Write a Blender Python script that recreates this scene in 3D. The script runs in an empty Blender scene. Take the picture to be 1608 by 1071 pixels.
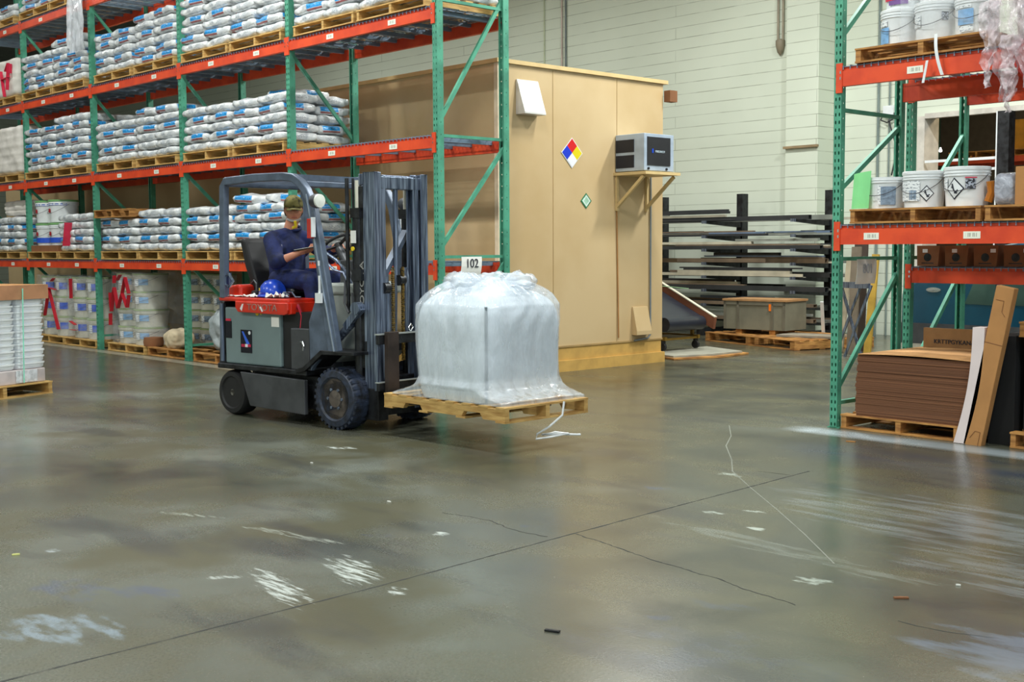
import bpy, bmesh, math, random
from mathutils import Vector, Matrix, noise
C = bpy.context.scene.collection
PI = math.pi
R_ = math.radians
# ------------------------------------------------------------------ camera, world, lamps, exposure
def srgb(r, g, b):
    f = lambda c: c/12.92 if c <= .04045 else ((c+.055)/1.055)**2.4
    return (f(r/255), f(g/255), f(b/255))
cam = bpy.data.cameras.new('camera'); camo = bpy.data.objects.new('camera', cam); C.objects.link(camo)
cam.sensor_width = 36; cam.lens = 1926.8*36/1608
yaw, pit, rol = R_(47.297), R_(4.306), R_(-.293)
F = Vector((-math.sin(yaw)*math.cos(pit), math.cos(yaw)*math.cos(pit), -math.sin(pit)))
Rt = Vector((math.cos(yaw), math.sin(yaw), 0)); Up = Rt.cross(F)
R2 = Rt*math.cos(rol)+Up*math.sin(rol); U2 = -Rt*math.sin(rol)+Up*math.cos(rol)
camo.matrix_world = Matrix(((R2.x, U2.x, -F.x, 0), (R2.y, U2.y, -F.y, 0), (R2.z, U2.z, -F.z, 1.45), (0, 0, 0, 1)))
bpy.context.scene.camera = camo
vs = bpy.context.scene.view_settings
vs.view_transform = 'Standard'; vs.look = 'None'; vs.gamma = 1; vs.use_curve_mapping = False
vs.exposure = 0.5
bpy.context.scene.cycles.max_bounces = 6
bpy.context.scene.cycles.diffuse_bounces = 3
bpy.context.scene.cycles.transparent_max_bounces = 12
bpy.context.scene.cycles.sample_clamp_indirect = 4
w = bpy.data.worlds.new('daylight'); bpy.context.scene.world = w; w.use_nodes = True
w.node_tree.nodes['Background'].inputs[0].default_value = (.80, .92, 1.0, 1)
w.node_tree.nodes['Background'].inputs[1].default_value = .85
LAMPS = [(x, y) for x in (-24, -18, -12, -6, 0) for y in (-2, 5.0, 13.6)] + [(-7.6, 10.8)]
LAMP_W = 120
lamp_data = []
for x, y in LAMPS:
    l = bpy.data.lights.new('high_bay_lamp', 'AREA'); l.shape = 'RECTANGLE'; l.size = 1.2; l.size_y = .5
    l.energy = LAMP_W*(2.4 if (y > 12 and x == -6) else .45 if x < -15 else .9 if y > 12 else 1.5 if (y == 5.0 and x == -12) else 1.1); l.color = (.97, 1.0, .97)
    o = bpy.data.objects.new('lamp_light', l); C.objects.link(o); o.location = (x, y, 7.18); lamp_data.append(o)

# ------------------------------------------------------------------ helpers
class MB:
    def __init__(s): s.v = []; s.f = []; s.m = []; s.cur = 0
    def mat(s, i): s.cur = i; return s
    def add(s, vs, fs):
        n = len(s.v); s.v += [tuple(p) for p in vs]
        for f in fs: s.f.append([n+i for i in f]); s.m.append(s.cur)
        return s
    def box(s, x0, x1, y0, y1, z0, z1):
        return s.add([(x0,y0,z0),(x1,y0,z0),(x1,y1,z0),(x0,y1,z0),(x0,y0,z1),(x1,y0,z1),(x1,y1,z1),(x0,y1,z1)],
                     [(3,2,1,0),(4,5,6,7),(0,1,5,4),(1,2,6,5),(2,3,7,6),(3,0,4,7)])
    def bar(s, p, q, w, h, up=(0,0,1)):
        p = Vector(p); q = Vector(q); d = (q-p).normalized(); u = Vector(up)
        a = d.cross(u)
        if a.length < 1e-4: a = d.cross(Vector((1,0,0)))
        a.normalize(); b = a.cross(d).normalized()
        vs = []
        for c in (p, q):
            for i, j in ((-1,-1),(1,-1),(1,1),(-1,1)): vs.append(c+a*w/2*i+b*h/2*j)
        return s.add(vs, [(3,2,1,0),(4,5,6,7),(0,1,5,4),(1,2,6,5),(2,3,7,6),(3,0,4,7)])
    def cyl(s, p, q, r, r2=None, n=16, cap=True):
        p = Vector(p); q = Vector(q); r2 = r if r2 is None else r2
        d = (q-p).normalized(); a = d.cross(Vector((0,0,1)))
        if a.length < 1e-3: a = Vector((1,0,0))
        a.normalize(); b = d.cross(a)
        vs = [p+(a*math.cos(t)+b*math.sin(t))*r for t in (2*PI*i/n for i in range(n))]
        vs += [q+(a*math.cos(t)+b*math.sin(t))*r2 for t in (2*PI*i/n for i in range(n))]
        fs = [(i, (i+1) % n, n+(i+1) % n, n+i) for i in range(n)]
        if cap: fs += [tuple(range(n-1, -1, -1)), tuple(range(n, 2*n))]
        return s.add(vs, fs)
    def tube(s, pts, r, n=8, closed=False):
        pts = [Vector(p) for p in pts]; m = len(pts); rings = []; a = None
        for i, p in enumerate(pts):
            q0 = pts[i-1] if (i or closed) else p; q1 = pts[(i+1) % m] if (i < m-1 or closed) else p
            d = (q1-q0).normalized()
            if a is None:
                a = d.cross(Vector((0,0,1)))
                if a.length < 1e-3: a = Vector((1,0,0))
            a = (a-d*a.dot(d)).normalized(); b = d.cross(a)
            rr = r[i] if isinstance(r, (list, tuple)) else r
            rings.append([p+(a*math.cos(2*PI*k/n)+b*math.sin(2*PI*k/n))*rr for k in range(n)])
        vs = [v for g in rings for v in g]; fs = []
        for i in range(m if closed else m-1):
            j = (i+1) % m
            for k in range(n): fs.append((i*n+k, i*n+(k+1) % n, j*n+(k+1) % n, j*n+k))
        if not closed: fs += [tuple(range(n-1, -1, -1)), tuple((m-1)*n+k for k in range(n))]
        return s.add(vs, fs)
    def lathe(s, prof, o=(0,0,0), ax='z', n=24):
        vs = []; fs = []; m = len(prof)
        for r, h in prof:
            for k in range(n):
                c, d = r*math.cos(2*PI*k/n), r*math.sin(2*PI*k/n)
                p = {'z': (c, d, h), 'y': (c, h, d), 'x': (h, c, d)}[ax]
                vs.append((o[0]+p[0], o[1]+p[1], o[2]+p[2]))
        for i in range(m-1):
            for k in range(n): fs.append((i*n+k, i*n+(k+1) % n, (i+1)*n+(k+1) % n, (i+1)*n+k))
        if prof[0][0] > 1e-6: fs.append(tuple(range(n-1, -1, -1)))
        if prof[-1][0] > 1e-6: fs.append(tuple((m-1)*n+k for k in range(n)))
        return s.add(vs, fs)
    def prism(s, poly, ax, t0, t1):
        def P(a, b, t): return {'y': (a, t, b), 'x': (t, a, b), 'z': (a, b, t)}[ax]
        n = len(poly)
        vs = [P(a, b, t0) for a, b in poly]+[P(a, b, t1) for a, b in poly]
        return s.add(vs, [tuple(range(n-1, -1, -1)), tuple(range(n, 2*n))]+[(i, (i+1) % n, n+(i+1) % n, n+i) for i in range(n)])
    def grid(s, fn, nu, nv):
        vs = [fn(i/nu, j/nv) for j in range(nv+1) for i in range(nu+1)]
        return s.add(vs, [(j*(nu+1)+i, j*(nu+1)+i+1, (j+1)*(nu+1)+i+1, (j+1)*(nu+1)+i) for j in range(nv) for i in range(nu)])
    def mesh(s, name, mats, smooth=False, fix=True):
        me = bpy.data.meshes.new(name); me.from_pydata(s.v, [], s.f)
        for m in (mats if isinstance(mats, (list, tuple)) else [mats]): me.materials.append(m)
        for p, i in zip(me.polygons, s.m): p.material_index = i
        if fix:
            b = bmesh.new(); b.from_mesh(me)
            bmesh.ops.remove_doubles(b, verts=b.verts, dist=1e-6)
            bmesh.ops.recalc_face_normals(b, faces=b.faces); b.to_mesh(me); b.free()
        if smooth:
            for p in me.polygons: p.use_smooth = True
            if smooth != 'all':
                me.set_sharp_from_angle(angle=R_(38))
        me.update(); return me
    def build(s, name, mats, parent=None, smooth=False, bevel=0, solid=0, loc=None, rot=None, **kw):
        o = link(name, s.mesh(name, mats, smooth), parent, loc, rot)
        if solid:
            q = o.modifiers.new('solid', 'SOLIDIFY'); q.thickness = solid; q.offset = 0
        if bevel:
            q = o.modifiers.new('bevel', 'BEVEL'); q.width = bevel; q.segments = 2; q.limit_method = 'ANGLE'; q.harden_normals = False
        if kw: tag(o, **kw)
        return o
def link(name, me, parent=None, loc=None, rot=None):
    o = bpy.data.objects.new(name, me); C.objects.link(o)
    if parent is not None: o.parent = parent
    if loc is not None: o.location = loc
    if rot is not None: o.rotation_euler = rot
    return o
def tag(o, label=None, cat=None, group=None, kind=None):
    if label: o['label'] = label
    if cat: o['category'] = cat
    if group: o['group'] = group
    if kind: o['kind'] = kind
    return o
def thing(name, label, cat, loc=(0,0,0), rz=0, group=None):
    o = bpy.data.objects.new(name, None); C.objects.link(o); o.location = loc; o.rotation_euler = (0,0,rz)
    o.empty_display_size = .1
    return tag(o, label, cat, group)
def dup(root, loc=None, rz=None, label=None, group=None, name=None):
    r = root.copy(); C.objects.link(r)
    if loc is not None: r.location = loc
    if rz is not None: r.rotation_euler = (0, 0, rz)
    if label: r['label'] = label
    if group: r['group'] = group
    for ch in list(root.children):
        c = ch.copy(); C.objects.link(c); c.parent = r
        for g in ch.children:
            d = g.copy(); C.objects.link(d); d.parent = c
    return r
def text_mesh(body, size, depth=.002):
    cu = bpy.data.curves.new('txt', 'FONT'); cu.body = body; cu.size = size; cu.extrude = depth; cu.align_x = 'CENTER'; cu.align_y = 'CENTER'
    o = bpy.data.objects.new('txt', cu); C.objects.link(o)
    dg = bpy.context.evaluated_depsgraph_get()
    me = bpy.data.meshes.new_from_object(o.evaluated_get(dg)); bpy.data.objects.remove(o); return me
def text(body, size, mat, loc, xdir, updir, parent=None, name='lettering', sx=1.0, mirror=False, bold=0):
    me = text_mesh(body, size); me.materials.clear(); me.materials.append(mat)
    x = Vector(xdir).normalized(); u = Vector(updir).normalized(); nrm = x.cross(u)
    o = link(name, me, parent)
    if mirror: x = -x
    o.matrix_local = Matrix(((x.x*sx, u.x, nrm.x, loc[0]), (x.y*sx, u.y, nrm.y, loc[1]), (x.z*sx, u.z, nrm.z, loc[2]), (0,0,0,1)))
    return o
def evaluated(objs, name, mats, voxel, smooth_it=3):
    """join the evaluated meshes of objs into one continuous voxel-remeshed surface"""
    b = bmesh.new()
    for me in objs: b.from_mesh(me)
    me = bpy.data.meshes.new(name); b.to_mesh(me); b.free()
    o = bpy.data.objects.new(name, me); C.objects.link(o)
    m = o.modifiers.new('r', 'REMESH'); m.mode = 'VOXEL'; m.voxel_size = voxel; m.use_smooth_shade = True
    m = o.modifiers.new('s', 'SMOOTH'); m.iterations = smooth_it; m.factor = .5
    dg = bpy.context.evaluated_depsgraph_get()
    out = bpy.data.meshes.new_from_object(o.evaluated_get(dg)); bpy.data.objects.remove(o)
    out.materials.clear(); out.materials.append(mats)
    for p in out.polygons: p.use_smooth = True; p.material_index = 0
    out.name = name
    return out
def capsules(chain, n=14):
    """chain: [(point, radius)...] -> mesh of tapered limbs with ball joints"""
    mb = MB()
    for i, (p, r) in enumerate(chain):
        p = Vector(p)
        prof = [(max(1e-7, r*math.sin(t)), -r*math.cos(t)) for t in (PI*k/8 for k in range(9))]
        mb.lathe(prof, p, 'z', n)
        if i: mb.cyl(chain[i-1][0], p, chain[i-1][1], r, n, True)
    return mb
def fbm(p, s, o=3): return noise.fractal(Vector(p)*s, 1.0, 2.0, o)

# ------------------------------------------------------------------ materials
def M(name, rgb, rough=.5, metal=0, var=.12, scale=6, c2=None, mixhi=.6, bump=0, bscale=40, coat=0, stretch=None, spec=.5, trans=0):
    m = bpy.data.materials.new(name); m.use_nodes = True; nt = m.node_tree; N = nt.nodes; Lk = nt.links
    b = N['Principled BSDF']; col = srgb(*rgb)
    b.inputs['Roughness'].default_value = rough; b.inputs['Metallic'].default_value = metal
    b.inputs['Specular IOR Level'].default_value = spec
    if coat: b.inputs['Coat Weight'].default_value = coat; b.inputs['Coat Roughness'].default_value = .12
    tc = N.new('ShaderNodeTexCoord'); vec = tc.outputs['Object']
    if stretch:
        mp = N.new('ShaderNodeMapping'); mp.inputs['Scale'].default_value = stretch; Lk.new(vec, mp.inputs[0]); vec = mp.outputs[0]
    nz = N.new('ShaderNodeTexNoise'); nz.inputs['Scale'].default_value = scale; nz.inputs['Detail'].default_value = 5; Lk.new(vec, nz.inputs['Vector'])
    rp = N.new('ShaderNodeValToRGB'); rp.color_ramp.elements[0].position = .35; rp.color_ramp.elements[1].position = mixhi
    d = c2 and srgb(*c2) or tuple(c*(1-var) for c in col); e = col if c2 else tuple(min(1, c*(1+var)) for c in col)
    rp.color_ramp.elements[0].color = (*d, 1); rp.color_ramp.elements[1].color = (*e, 1)
    Lk.new(nz.outputs['Fac'], rp.inputs[0]); Lk.new(rp.outputs[0], b.inputs['Base Color'])
    if bump:
        n2 = N.new('ShaderNodeTexNoise'); n2.inputs['Scale'].default_value = bscale; n2.inputs['Detail'].default_value = 3; Lk.new(vec, n2.inputs['Vector'])
        bp = N.new('ShaderNodeBump'); bp.inputs['Strength'].default_value = bump; bp.inputs['Distance'].default_value = .01
        Lk.new(n2.outputs['Fac'], bp.inputs['Height']); Lk.new(bp.outputs[0], b.inputs['Normal'])
    return m
def film(name, tint=(235, 240, 245), alpha=.35, rough=.15, white=.4, bump=.5, bscale=30):
    m = bpy.data.materials.new(name); m.use_nodes = True; nt = m.node_tree; N = nt.nodes; Lk = nt.links
    b = N['Principled BSDF']; b.inputs['Base Color'].default_value = (*srgb(*tint), 1); b.inputs['Roughness'].default_value = rough
    b.inputs['Coat Weight'].default_value = .6; b.inputs['Coat Roughness'].default_value = .08
    tc = N.new('ShaderNodeTexCoord'); nz = N.new('ShaderNodeTexNoise'); nz.inputs['Scale'].default_value = bscale; nz.inputs['Detail'].default_value = 4
    nz.inputs['Distortion'].default_value = 1.0
    Lk.new(tc.outputs['Object'], nz.inputs['Vector'])
    bp = N.new('ShaderNodeBump'); bp.inputs['Strength'].default_value = bump; bp.inputs['Distance'].default_value = .02
    Lk.new(nz.outputs['Fac'], bp.inputs['Height']); Lk.new(bp.outputs[0], b.inputs['Normal'])
    t = N.new('ShaderNodeBsdfTransparent'); mx = N.new('ShaderNodeMixShader')
    rp = N.new('ShaderNodeValToRGB'); rp.color_ramp.elements[0].position = .35; rp.color_ramp.elements[1].position = .7
    a = max(0, alpha-.10); c = min(1, alpha+white*.6)
    rp.color_ramp.elements[0].color = (a, a, a, 1); rp.color_ramp.elements[1].color = (c, c, c, 1)
    Lk.new(nz.outputs['Fac'], rp.inputs[0]); Lk.new(rp.outputs[0], mx.inputs[0])
    Lk.new(t.outputs[0], mx.inputs[1]); Lk.new(b.outputs[0], mx.inputs[2]); Lk.new(mx.outputs[0], N['Material Output'].inputs[0])
    return m
class SH:
    """small node-math helper"""
    def __init__(s, name):
        s.m = bpy.data.materials.new(name); s.m.use_nodes = True; s.N = s.m.node_tree.nodes; s.L = s.m.node_tree.links
        s.b = s.N['Principled BSDF']; tc = s.N.new('ShaderNodeTexCoord'); s.vec = tc.outputs['Object']
        sp = s.N.new('ShaderNodeSeparateXYZ'); s.L.new(s.vec, sp.inputs[0]); s.x, s.y, s.z = sp.outputs
    def op(s, o, a, b=0.0, c=0.0, clamp=False):
        n = s.N.new('ShaderNodeMath'); n.operation = o; n.use_clamp = clamp
        for i, q in enumerate((a, b, c)):
            if isinstance(q, (int, float)): n.inputs[i].default_value = q
            else: s.L.new(q, n.inputs[i])
        return n.outputs[0]
    def rng(s, v, a, b, soft=1e-4):
        lo = s.op('MULTIPLY', s.op('SUBTRACT', v, a), 1/soft, clamp=True); hi = s.op('MULTIPLY', s.op('SUBTRACT', b, v), 1/soft, clamp=True)
        return s.op('MULTIPLY', lo, hi)
    def noise(s, scale, detail=4, stretch=None, rough=.5, dist=0, rot=None):
        v = s.vec
        if stretch or rot:
            mp = s.N.new('ShaderNodeMapping'); mp.inputs['Scale'].default_value = stretch or (1,1,1)
            if rot: mp.inputs['Rotation'].default_value = rot
            s.L.new(v, mp.inputs[0]); v = mp.outputs[0]
        n = s.N.new('ShaderNodeTexNoise'); n.inputs['Scale'].default_value = scale; n.inputs['Detail'].default_value = detail
        n.inputs['Roughness'].default_value = rough; n.inputs['Distortion'].default_value = dist
        s.L.new(v, n.inputs['Vector']); return n.outputs['Fac']
    def ramp(s, v, stops):
        r = s.N.new('ShaderNodeValToRGB'); cr = r.color_ramp
        while len(cr.elements) < len(stops): cr.elements.new(.5)
        for e, (p, c) in zip(cr.elements, stops): e.position = p; e.color = (*c, 1) if len(c) == 3 else c
        s.L.new(v, r.inputs[0]); return r.outputs[0]
    def mix(s, f, a, b):
        n = s.N.new('ShaderNodeMix'); n.data_type = 'RGBA'
        for i, q in ((0, f), (6, a), (7, b)):
            if isinstance(q, (int, float)): n.inputs[i].default_value = q
            elif isinstance(q, tuple): n.inputs[i].default_value = (*q, 1)
            else: s.L.new(q, n.inputs[i])
        return n.outputs[2]
    def bump(s, h, strength=.3, dist=.01):
        b = s.N.new('ShaderNodeBump'); b.inputs['Strength'].default_value = strength; b.inputs['Distance'].default_value = dist
        s.L.new(h, b.inputs['Height']); s.L.new(b.outputs[0], s.b.inputs['Normal'])
    def out(s, col=None, rough=None, coat=0):
        if col is not None: s.L.new(col, s.b.inputs['Base Color'])
        if rough is not None:
            if isinstance(rough, (int, float)): s.b.inputs['Roughness'].default_value = rough
            else: s.L.new(rough, s.b.inputs['Roughness'])
        if coat: s.b.inputs['Coat Weight'].default_value = coat; s.b.inputs['Coat Roughness'].default_value = .15
        return s.m

m_green = M('green_rack_paint', (88, 170, 140), .45, .1, .12, 5, c2=(70, 140, 115))
m_orange = M('orange_red_beam_paint', (230, 80, 38), .45, 0, .1, 4, c2=(206, 62, 32))
m_deck = M('grey_wire_deck', (120, 140, 160), .45, .3)
m_label = None
s = SH('barcode_label')
bars = s.op('MULTIPLY', s.op('GREATER_THAN', s.noise(160, 1, (1, .001, .001)), .52), s.rng(s.z, -.013, .015))
bars = s.op('MULTIPLY', bars, s.rng(s.x, -.045, .045))
m_label = s.out(s.mix(bars, srgb(238, 240, 225), srgb(70, 75, 70)), .5)
m_wood = M('pale_pallet_wood', (214, 176, 108), .7, 0, .2, 5, c2=(176, 134, 72), stretch=(1, 1, 6), bump=.3)
m_wood2 = M('weathered_pallet_wood', (196, 142, 76), .7, 0, .2, 5, c2=(140, 92, 44), stretch=(1, 1, 6), bump=.3)
m_white = M('white_plastic', (232, 236, 238), .35, 0, .05, coat=.2)
m_greywhite = M('off_white_plastic', (214, 216, 212), .4, 0, .06)
m_black = M('black_rubber', (26, 26, 28), .6, 0, .2, 10)
m_dark = M('dark_worn_steel', (52, 54, 58), .4, .5, .3, 12, c2=(28, 28, 30), bump=.15)
m_steel = M('scuffed_mast_steel', (150, 164, 186), .32, .6, .3, 60, c2=(62, 72, 92), mixhi=.7, stretch=(1, 1, .05), bump=.1)
m_chrome = M('bright_steel', (200, 205, 208), .2, .9, .05)
m_grey = M('battery_grey_paint', (116, 134, 136), .45, 0, .08, 4)
m_dgrey = M('charcoal_paint', (70, 72, 76), .4, .2, .2, 6)
m_guard = M('guard_grey_paint', (92, 104, 122), .35, .2, .2, 9)
m_cowl = M('light_grey_cowl_plastic', (168, 176, 172), .5, 0, .08)
m_red = M('red_hood_paint', (205, 42, 18), .3, 0, .15, 5, coat=.4)
m_gold = M('greasy_brass_chain', (150, 122, 60), .4, .6, .3, 60, c2=(60, 46, 24))
m_card = M('brown_cardboard', (176, 126, 74), .8, 0, .08, 4)
m_carddk = M('dark_brown_cardboard', (128, 84, 52), .8, 0, .12, 4)
m_tan = M('tan_panel_paint', (208, 182, 140), .28, 0, .04, 1.0, c2=(198, 170, 126))
m_tantrim = M('tan_trim_wood', (214, 186, 132), .5, 0, .06)
m_yellow = M('yellow_plastic', (226, 196, 30), .5)
m_blue = M('blue_plastic', (28, 74, 200), .3, 0, .06, coat=.3)
m_ink = M('dark_ink', (28, 32, 48), .6)
m_paper = M('white_paper', (232, 232, 226), .7, 0, .03)
m_pink = M('pink_red_tape', (214, 40, 74), .4)
m_redtape = M('dark_red_tape', (176, 24, 40), .4)
m_limegreen = M('green_paper_sheet', (140, 226, 150), .6, 0, .04)
m_navy = M('navy_work_cloth', (18, 34, 90), .8, 0, .2, 14, c2=(10, 20, 56), bump=.4, bscale=30)
m_skin = M('skin', (206, 140, 112), .5, 0, .08, 12)
m_clear = film('clear_film', alpha=.16, white=.22, bump=.25, bscale=5)
m_film2 = film('milky_film', (236, 240, 246), alpha=.55, white=.4, bump=.4, bscale=6)
m_redfilm = film('pinkish_film', (232, 218, 224), alpha=.38, white=.5, bump=.5, bscale=12)
# ------------------------------------------------------------------ the setting
s = SH('polished_concrete')
n1 = s.noise(.35, 5, dist=.6); n2 = s.noise(1.6, 6, dist=.4); n3 = s.noise(75, 4); n4 = s.noise(.9, 6, (1, 3.2, 1), rot=(0, 0, .5))
base = s.ramp(n1, [(.34, srgb(54, 55, 48)), (.5, srgb(80, 82, 70)), (.66, srgb(118, 122, 112))])
base = s.mix(s.ramp(n2, [(.4, (0,0,0)), (.62, (1,1,1))]), base, srgb(88, 86, 66))
dirt = s.op('MULTIPLY', s.ramp(n4, [(.52, (0,0,0)), (.66, (1,1,1))]), .55)
base = s.mix(dirt, base, srgb(52, 56, 60))
base = s.mix(s.op('MULTIPLY', s.ramp(n3, [(.5, (0,0,0)), (.72, (1,1,1))]), .25), base, srgb(96, 90, 66))
# pale worn lane in front of the right-hand rack
lane = s.op('MULTIPLY', s.rng(s.y, 8.12, 8.5, .12), s.rng(s.x, -5.75, 2, .25))
base = s.mix(s.op('MULTIPLY', lane, s.ramp(n2, [(.3, (.55,)*3), (.6, (.95,)*3)])), base, srgb(178, 190, 196))
lane2 = s.rng(s.y, 7.52, 7.74, .02); lane2 = s.op('MULTIPLY', lane2, s.rng(s.x, -40, -9.5, .1))
base = s.mix(s.op('MULTIPLY', lane2, .7), base, srgb(176, 172, 154))
shadep = s.op('MULTIPLY', s.rng(s.y, 7.0, 8.2, .5), s.rng(s.x, -5.3, 0, .4))  # bluish shading before the right rack, put into the floor colour
base = s.mix(s.op('MULTIPLY', shadep, s.ramp(n4, [(.35, (.3,)*3), (.6, (.9,)*3)])), base, srgb(54, 64, 80))
def scuff(cx, cy, ang, lx, ly, col, amt, sc=7, st=7, th=.5):
    global base
    dx = s.op('SUBTRACT', s.x, cx); dy = s.op('SUBTRACT', s.y, cy); c, d = math.cos(ang), math.sin(ang)
    u = s.op('ADD', s.op('MULTIPLY', dx, c), s.op('MULTIPLY', dy, d)); v = s.op('SUBTRACT', s.op('MULTIPLY', dy, c), s.op('MULTIPLY', dx, d))
    r = s.op('ADD', s.op('POWER', s.op('ABSOLUTE', s.op('DIVIDE', u, lx)), 2), s.op('POWER', s.op('ABSOLUTE', s.op('DIVIDE', v, ly)), 2))
    m_ = s.op('SUBTRACT', 1, r, clamp=True)
    nn = s.noise(sc, 5, (1, st, 1), .6, rot=(0, 0, -ang-.9))
    k = s.op('MULTIPLY', s.op('SUBTRACT', s.op('ADD', nn, s.op('MULTIPLY', m_, .22)), th+.12), 7, clamp=True)
    k = s.op('MULTIPLY', s.op('MULTIPLY', k, s.op('MULTIPLY', m_, 2.5, clamp=True)), amt)
    base = s.mix(k, base, srgb(*col))
W_ = (214, 222, 216)
for a in [(-4.50, 2.78, -.25, .42, .10, W_, .75), (-4.52, 3.18, -.35, .34, .13, W_, .8), (-4.80, 2.70, .9, .12, .04, W_, .6), (-4.10, 3.12, -.3, .09, .06, W_, .8, 9, 3),
          (-5.83, 2.33, .3, .07, .05, (170, 178, 180), .8, 9, 2), (-7.41, 5.12, .5, .16, .07, W_, .85, 9, 3), (-4.79, 3.91, .2, .07, .05, W_, .8, 9, 2),
          (-6.1, 3.2, .45, .3, .04, (170, 176, 164), .6), (-5.3, 3.35, .2, .5, .05, (170, 176, 164), .6), (-4.6, 1.85, .6, .4, .22, (150, 168, 182), .6, 4, 3),
          (-5.0, 2.2, .7, .5, .2, (92, 100, 116), .7, 3, 2), (-4.95, 3.67, .6, .16, .06, (72, 80, 104), .8, 6, 2), (-4.76, 5.62, .3, .16, .08, (78, 92, 110), .8, 5, 2),
          (-4.57, 4.37, .4, .10, .05, (72, 84, 98), .8, 5, 2), (-3.1, 3.63, .4, .08, .05, (66, 76, 92), .8, 5, 2), (-2.97, 3.94, .2, .3, .08, (74, 82, 92), .7, 5, 2),
          (-2.75, 3.4, .4, .6, .35, (78, 84, 92), .6, 3, 1.5), (-3.74, 5.17, .2, .08, .05, (196, 206, 196), .8, 9, 2), (-4.01, 5.49, .2, .12, .04, (196, 206, 196), .8, 9, 2),
          (-4.14, 5.31, .2, .1, .05, (180, 190, 180), .7, 9, 2), (-4.76, 6.31, .2, .15, .08, (180, 190, 180), .7, 9, 2), (-2.97, 4.53, .2, .12, .1, (180, 190, 180), .7, 9, 2),
          (-3.2, 6.0, -.2, 1.3, .7, (150, 160, 168), .3, 1.8, 6), (-2.3, 5.2, -.2, .9, .4, (150, 160, 168), .28, 2.4, 6), (-3.4, 4.9, -.1, 1.2, .15, (150, 158, 152), .3, 3, 6),
          (-1.9, 4.2, -.2, .5, .4, (130, 150, 176), .35, 2, 3), (-9.5, 3.6, .3, 1.3, .5, (100, 98, 84), .5, 2, 3)]:
    scuff(*a)
rg = s.op('ADD', s.op('MULTIPLY', n2, .20), s.op('MULTIPLY', n1, .16)); rg = s.op('ADD', rg, s.op('MULTIPLY', n3, .08))
s.bump(s.op('ADD', s.op('MULTIPLY', n3, .3), n2), .06, .02)
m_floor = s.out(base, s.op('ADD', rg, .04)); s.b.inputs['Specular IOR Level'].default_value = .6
m_crack = M('dark_joint', (44, 46, 44), .8); m_tyreline = M('pale_tyre_line', (120, 124, 112), .5)
fl = MB()
fl.add([(-46,-7,0),(8,-7,0),(8,18.2,0),(-46,18.2,0)], [(0,1,2,3)])
def strip(pts, w, z=.0006, jit=0, seed=1, step=.04):
    rnd = random.Random(seed); out = []
    for a, b in zip(pts, pts[1:]):
        L = math.dist(a, b); k = max(1, int(L/step))
        for i in range(k): out.append((a[0]+(b[0]-a[0])*i/k, a[1]+(b[1]-a[1])*i/k))
    out.append(pts[-1]); vs = []; j = 0
    for i, p in enumerate(out):
        q0 = out[max(0, i-1)]; q1 = out[min(len(out)-1, i+1)]; d = Vector((q1[0]-q0[0], q1[1]-q0[1], 0)).normalized(); nn = Vector((-d.y, d.x, 0))
        j = .7*j+rnd.uniform(-jit, jit); ww = w*(rnd.uniform(.4, 1.3) if jit else rnd.uniform(.75, 1.15))
        for sg in (-1, 1): vs.append((p[0]+nn.x*(j+sg*ww/2), p[1]+nn.y*(j+sg*ww/2), z))
    fl.add(vs, [(2*i, 2*i+1, 2*i+3, 2*i+2) for i in range(len(out)-1)])
fl.mat(1)
strip([(-4.10, -2), (-4.148, 1.468), (-4.214, 3.083), (-4.32, 4.404), (-4.483, 6.752)], .011, jit=.0015)
strip([(-4.309, 4.416), (-3.95, 4.34), (-3.619, 4.274), (-3.3, 4.25), (-3.022, 4.186), (-2.816, 4.162)], .007, jit=.007, seed=3, step=.025)
strip([(-4.361, 4.262), (-4.6, 4.24), (-4.85, 4.30), (-5.17, 4.244)], .007, jit=.007, seed=5, step=.025)
strip([(-4.713, 6.516), (-4.492, 6.56)], .007, jit=.004, seed=7)
strip([(-2.42, 4.266), (-2.25, 4.27), (-2.067, 4.331)], .006, jit=.005, seed=9)
fl.mat(2)
strip([(-6.11, 8.05), (-5.75, 7.6), (-5.491, 7.198), (-5.1, 6.75), (-4.828, 6.399), (-4.4, 6.02), (-3.942, 5.63), (-3.5, 5.24), (-3.073, 4.842)], .008, z=.0004)
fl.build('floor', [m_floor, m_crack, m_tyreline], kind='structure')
# block wall
def wallmat(name, c1, mort):
    s = SH(name)
    br = s.N.new('ShaderNodeTexBrick'); cb = s.N.new('ShaderNodeCombineXYZ'); s.L.new(s.op('ADD', s.x, s.y), cb.inputs[0]); s.L.new(s.z, cb.inputs[1]); s.L.new(cb.outputs[0], br.inputs['Vector'])
    br.inputs['Scale'].default_value = 1; br.inputs['Brick Width'].default_value = 6.0; br.inputs['Row Height'].default_value = .203; br.inputs['Mortar Size'].default_value = .007
    br.inputs['Mortar Smooth'].default_value = .3
    n = s.noise(.5, 5); n_ = s.noise(2.2, 6)
    col = s.ramp(n, [(.35, srgb(*[c-10 for c in c1])), (.65, srgb(*c1))])
    brk = s.op('MULTIPLY', br.outputs['Fac'], s.ramp(n_, [(.35, (.25,)*3), (.6, (1,)*3)]))
    col = s.mix(brk, col, srgb(*mort)); s.bump(br.outputs['Fac'], -.25, .01)
    return s.out(col, .7)
m_wall = wallmat('painted_block_wall', (222, 229, 212), (162, 168, 150))
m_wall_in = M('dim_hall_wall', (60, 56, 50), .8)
b = MB(); b.box(-46, -12.285, 17.8, 18.1, 0, 8.2); b.box(-11.66, -10.0, 18.15, 18.45, 0, 8.2)   # wall left of the pier, wall right of it
b.box(-10.0, 4, 18.15, 18.45, 3.52, 8.2)                                                          # above the opening
b.build('wall_back', m_wall, kind='structure')
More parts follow.
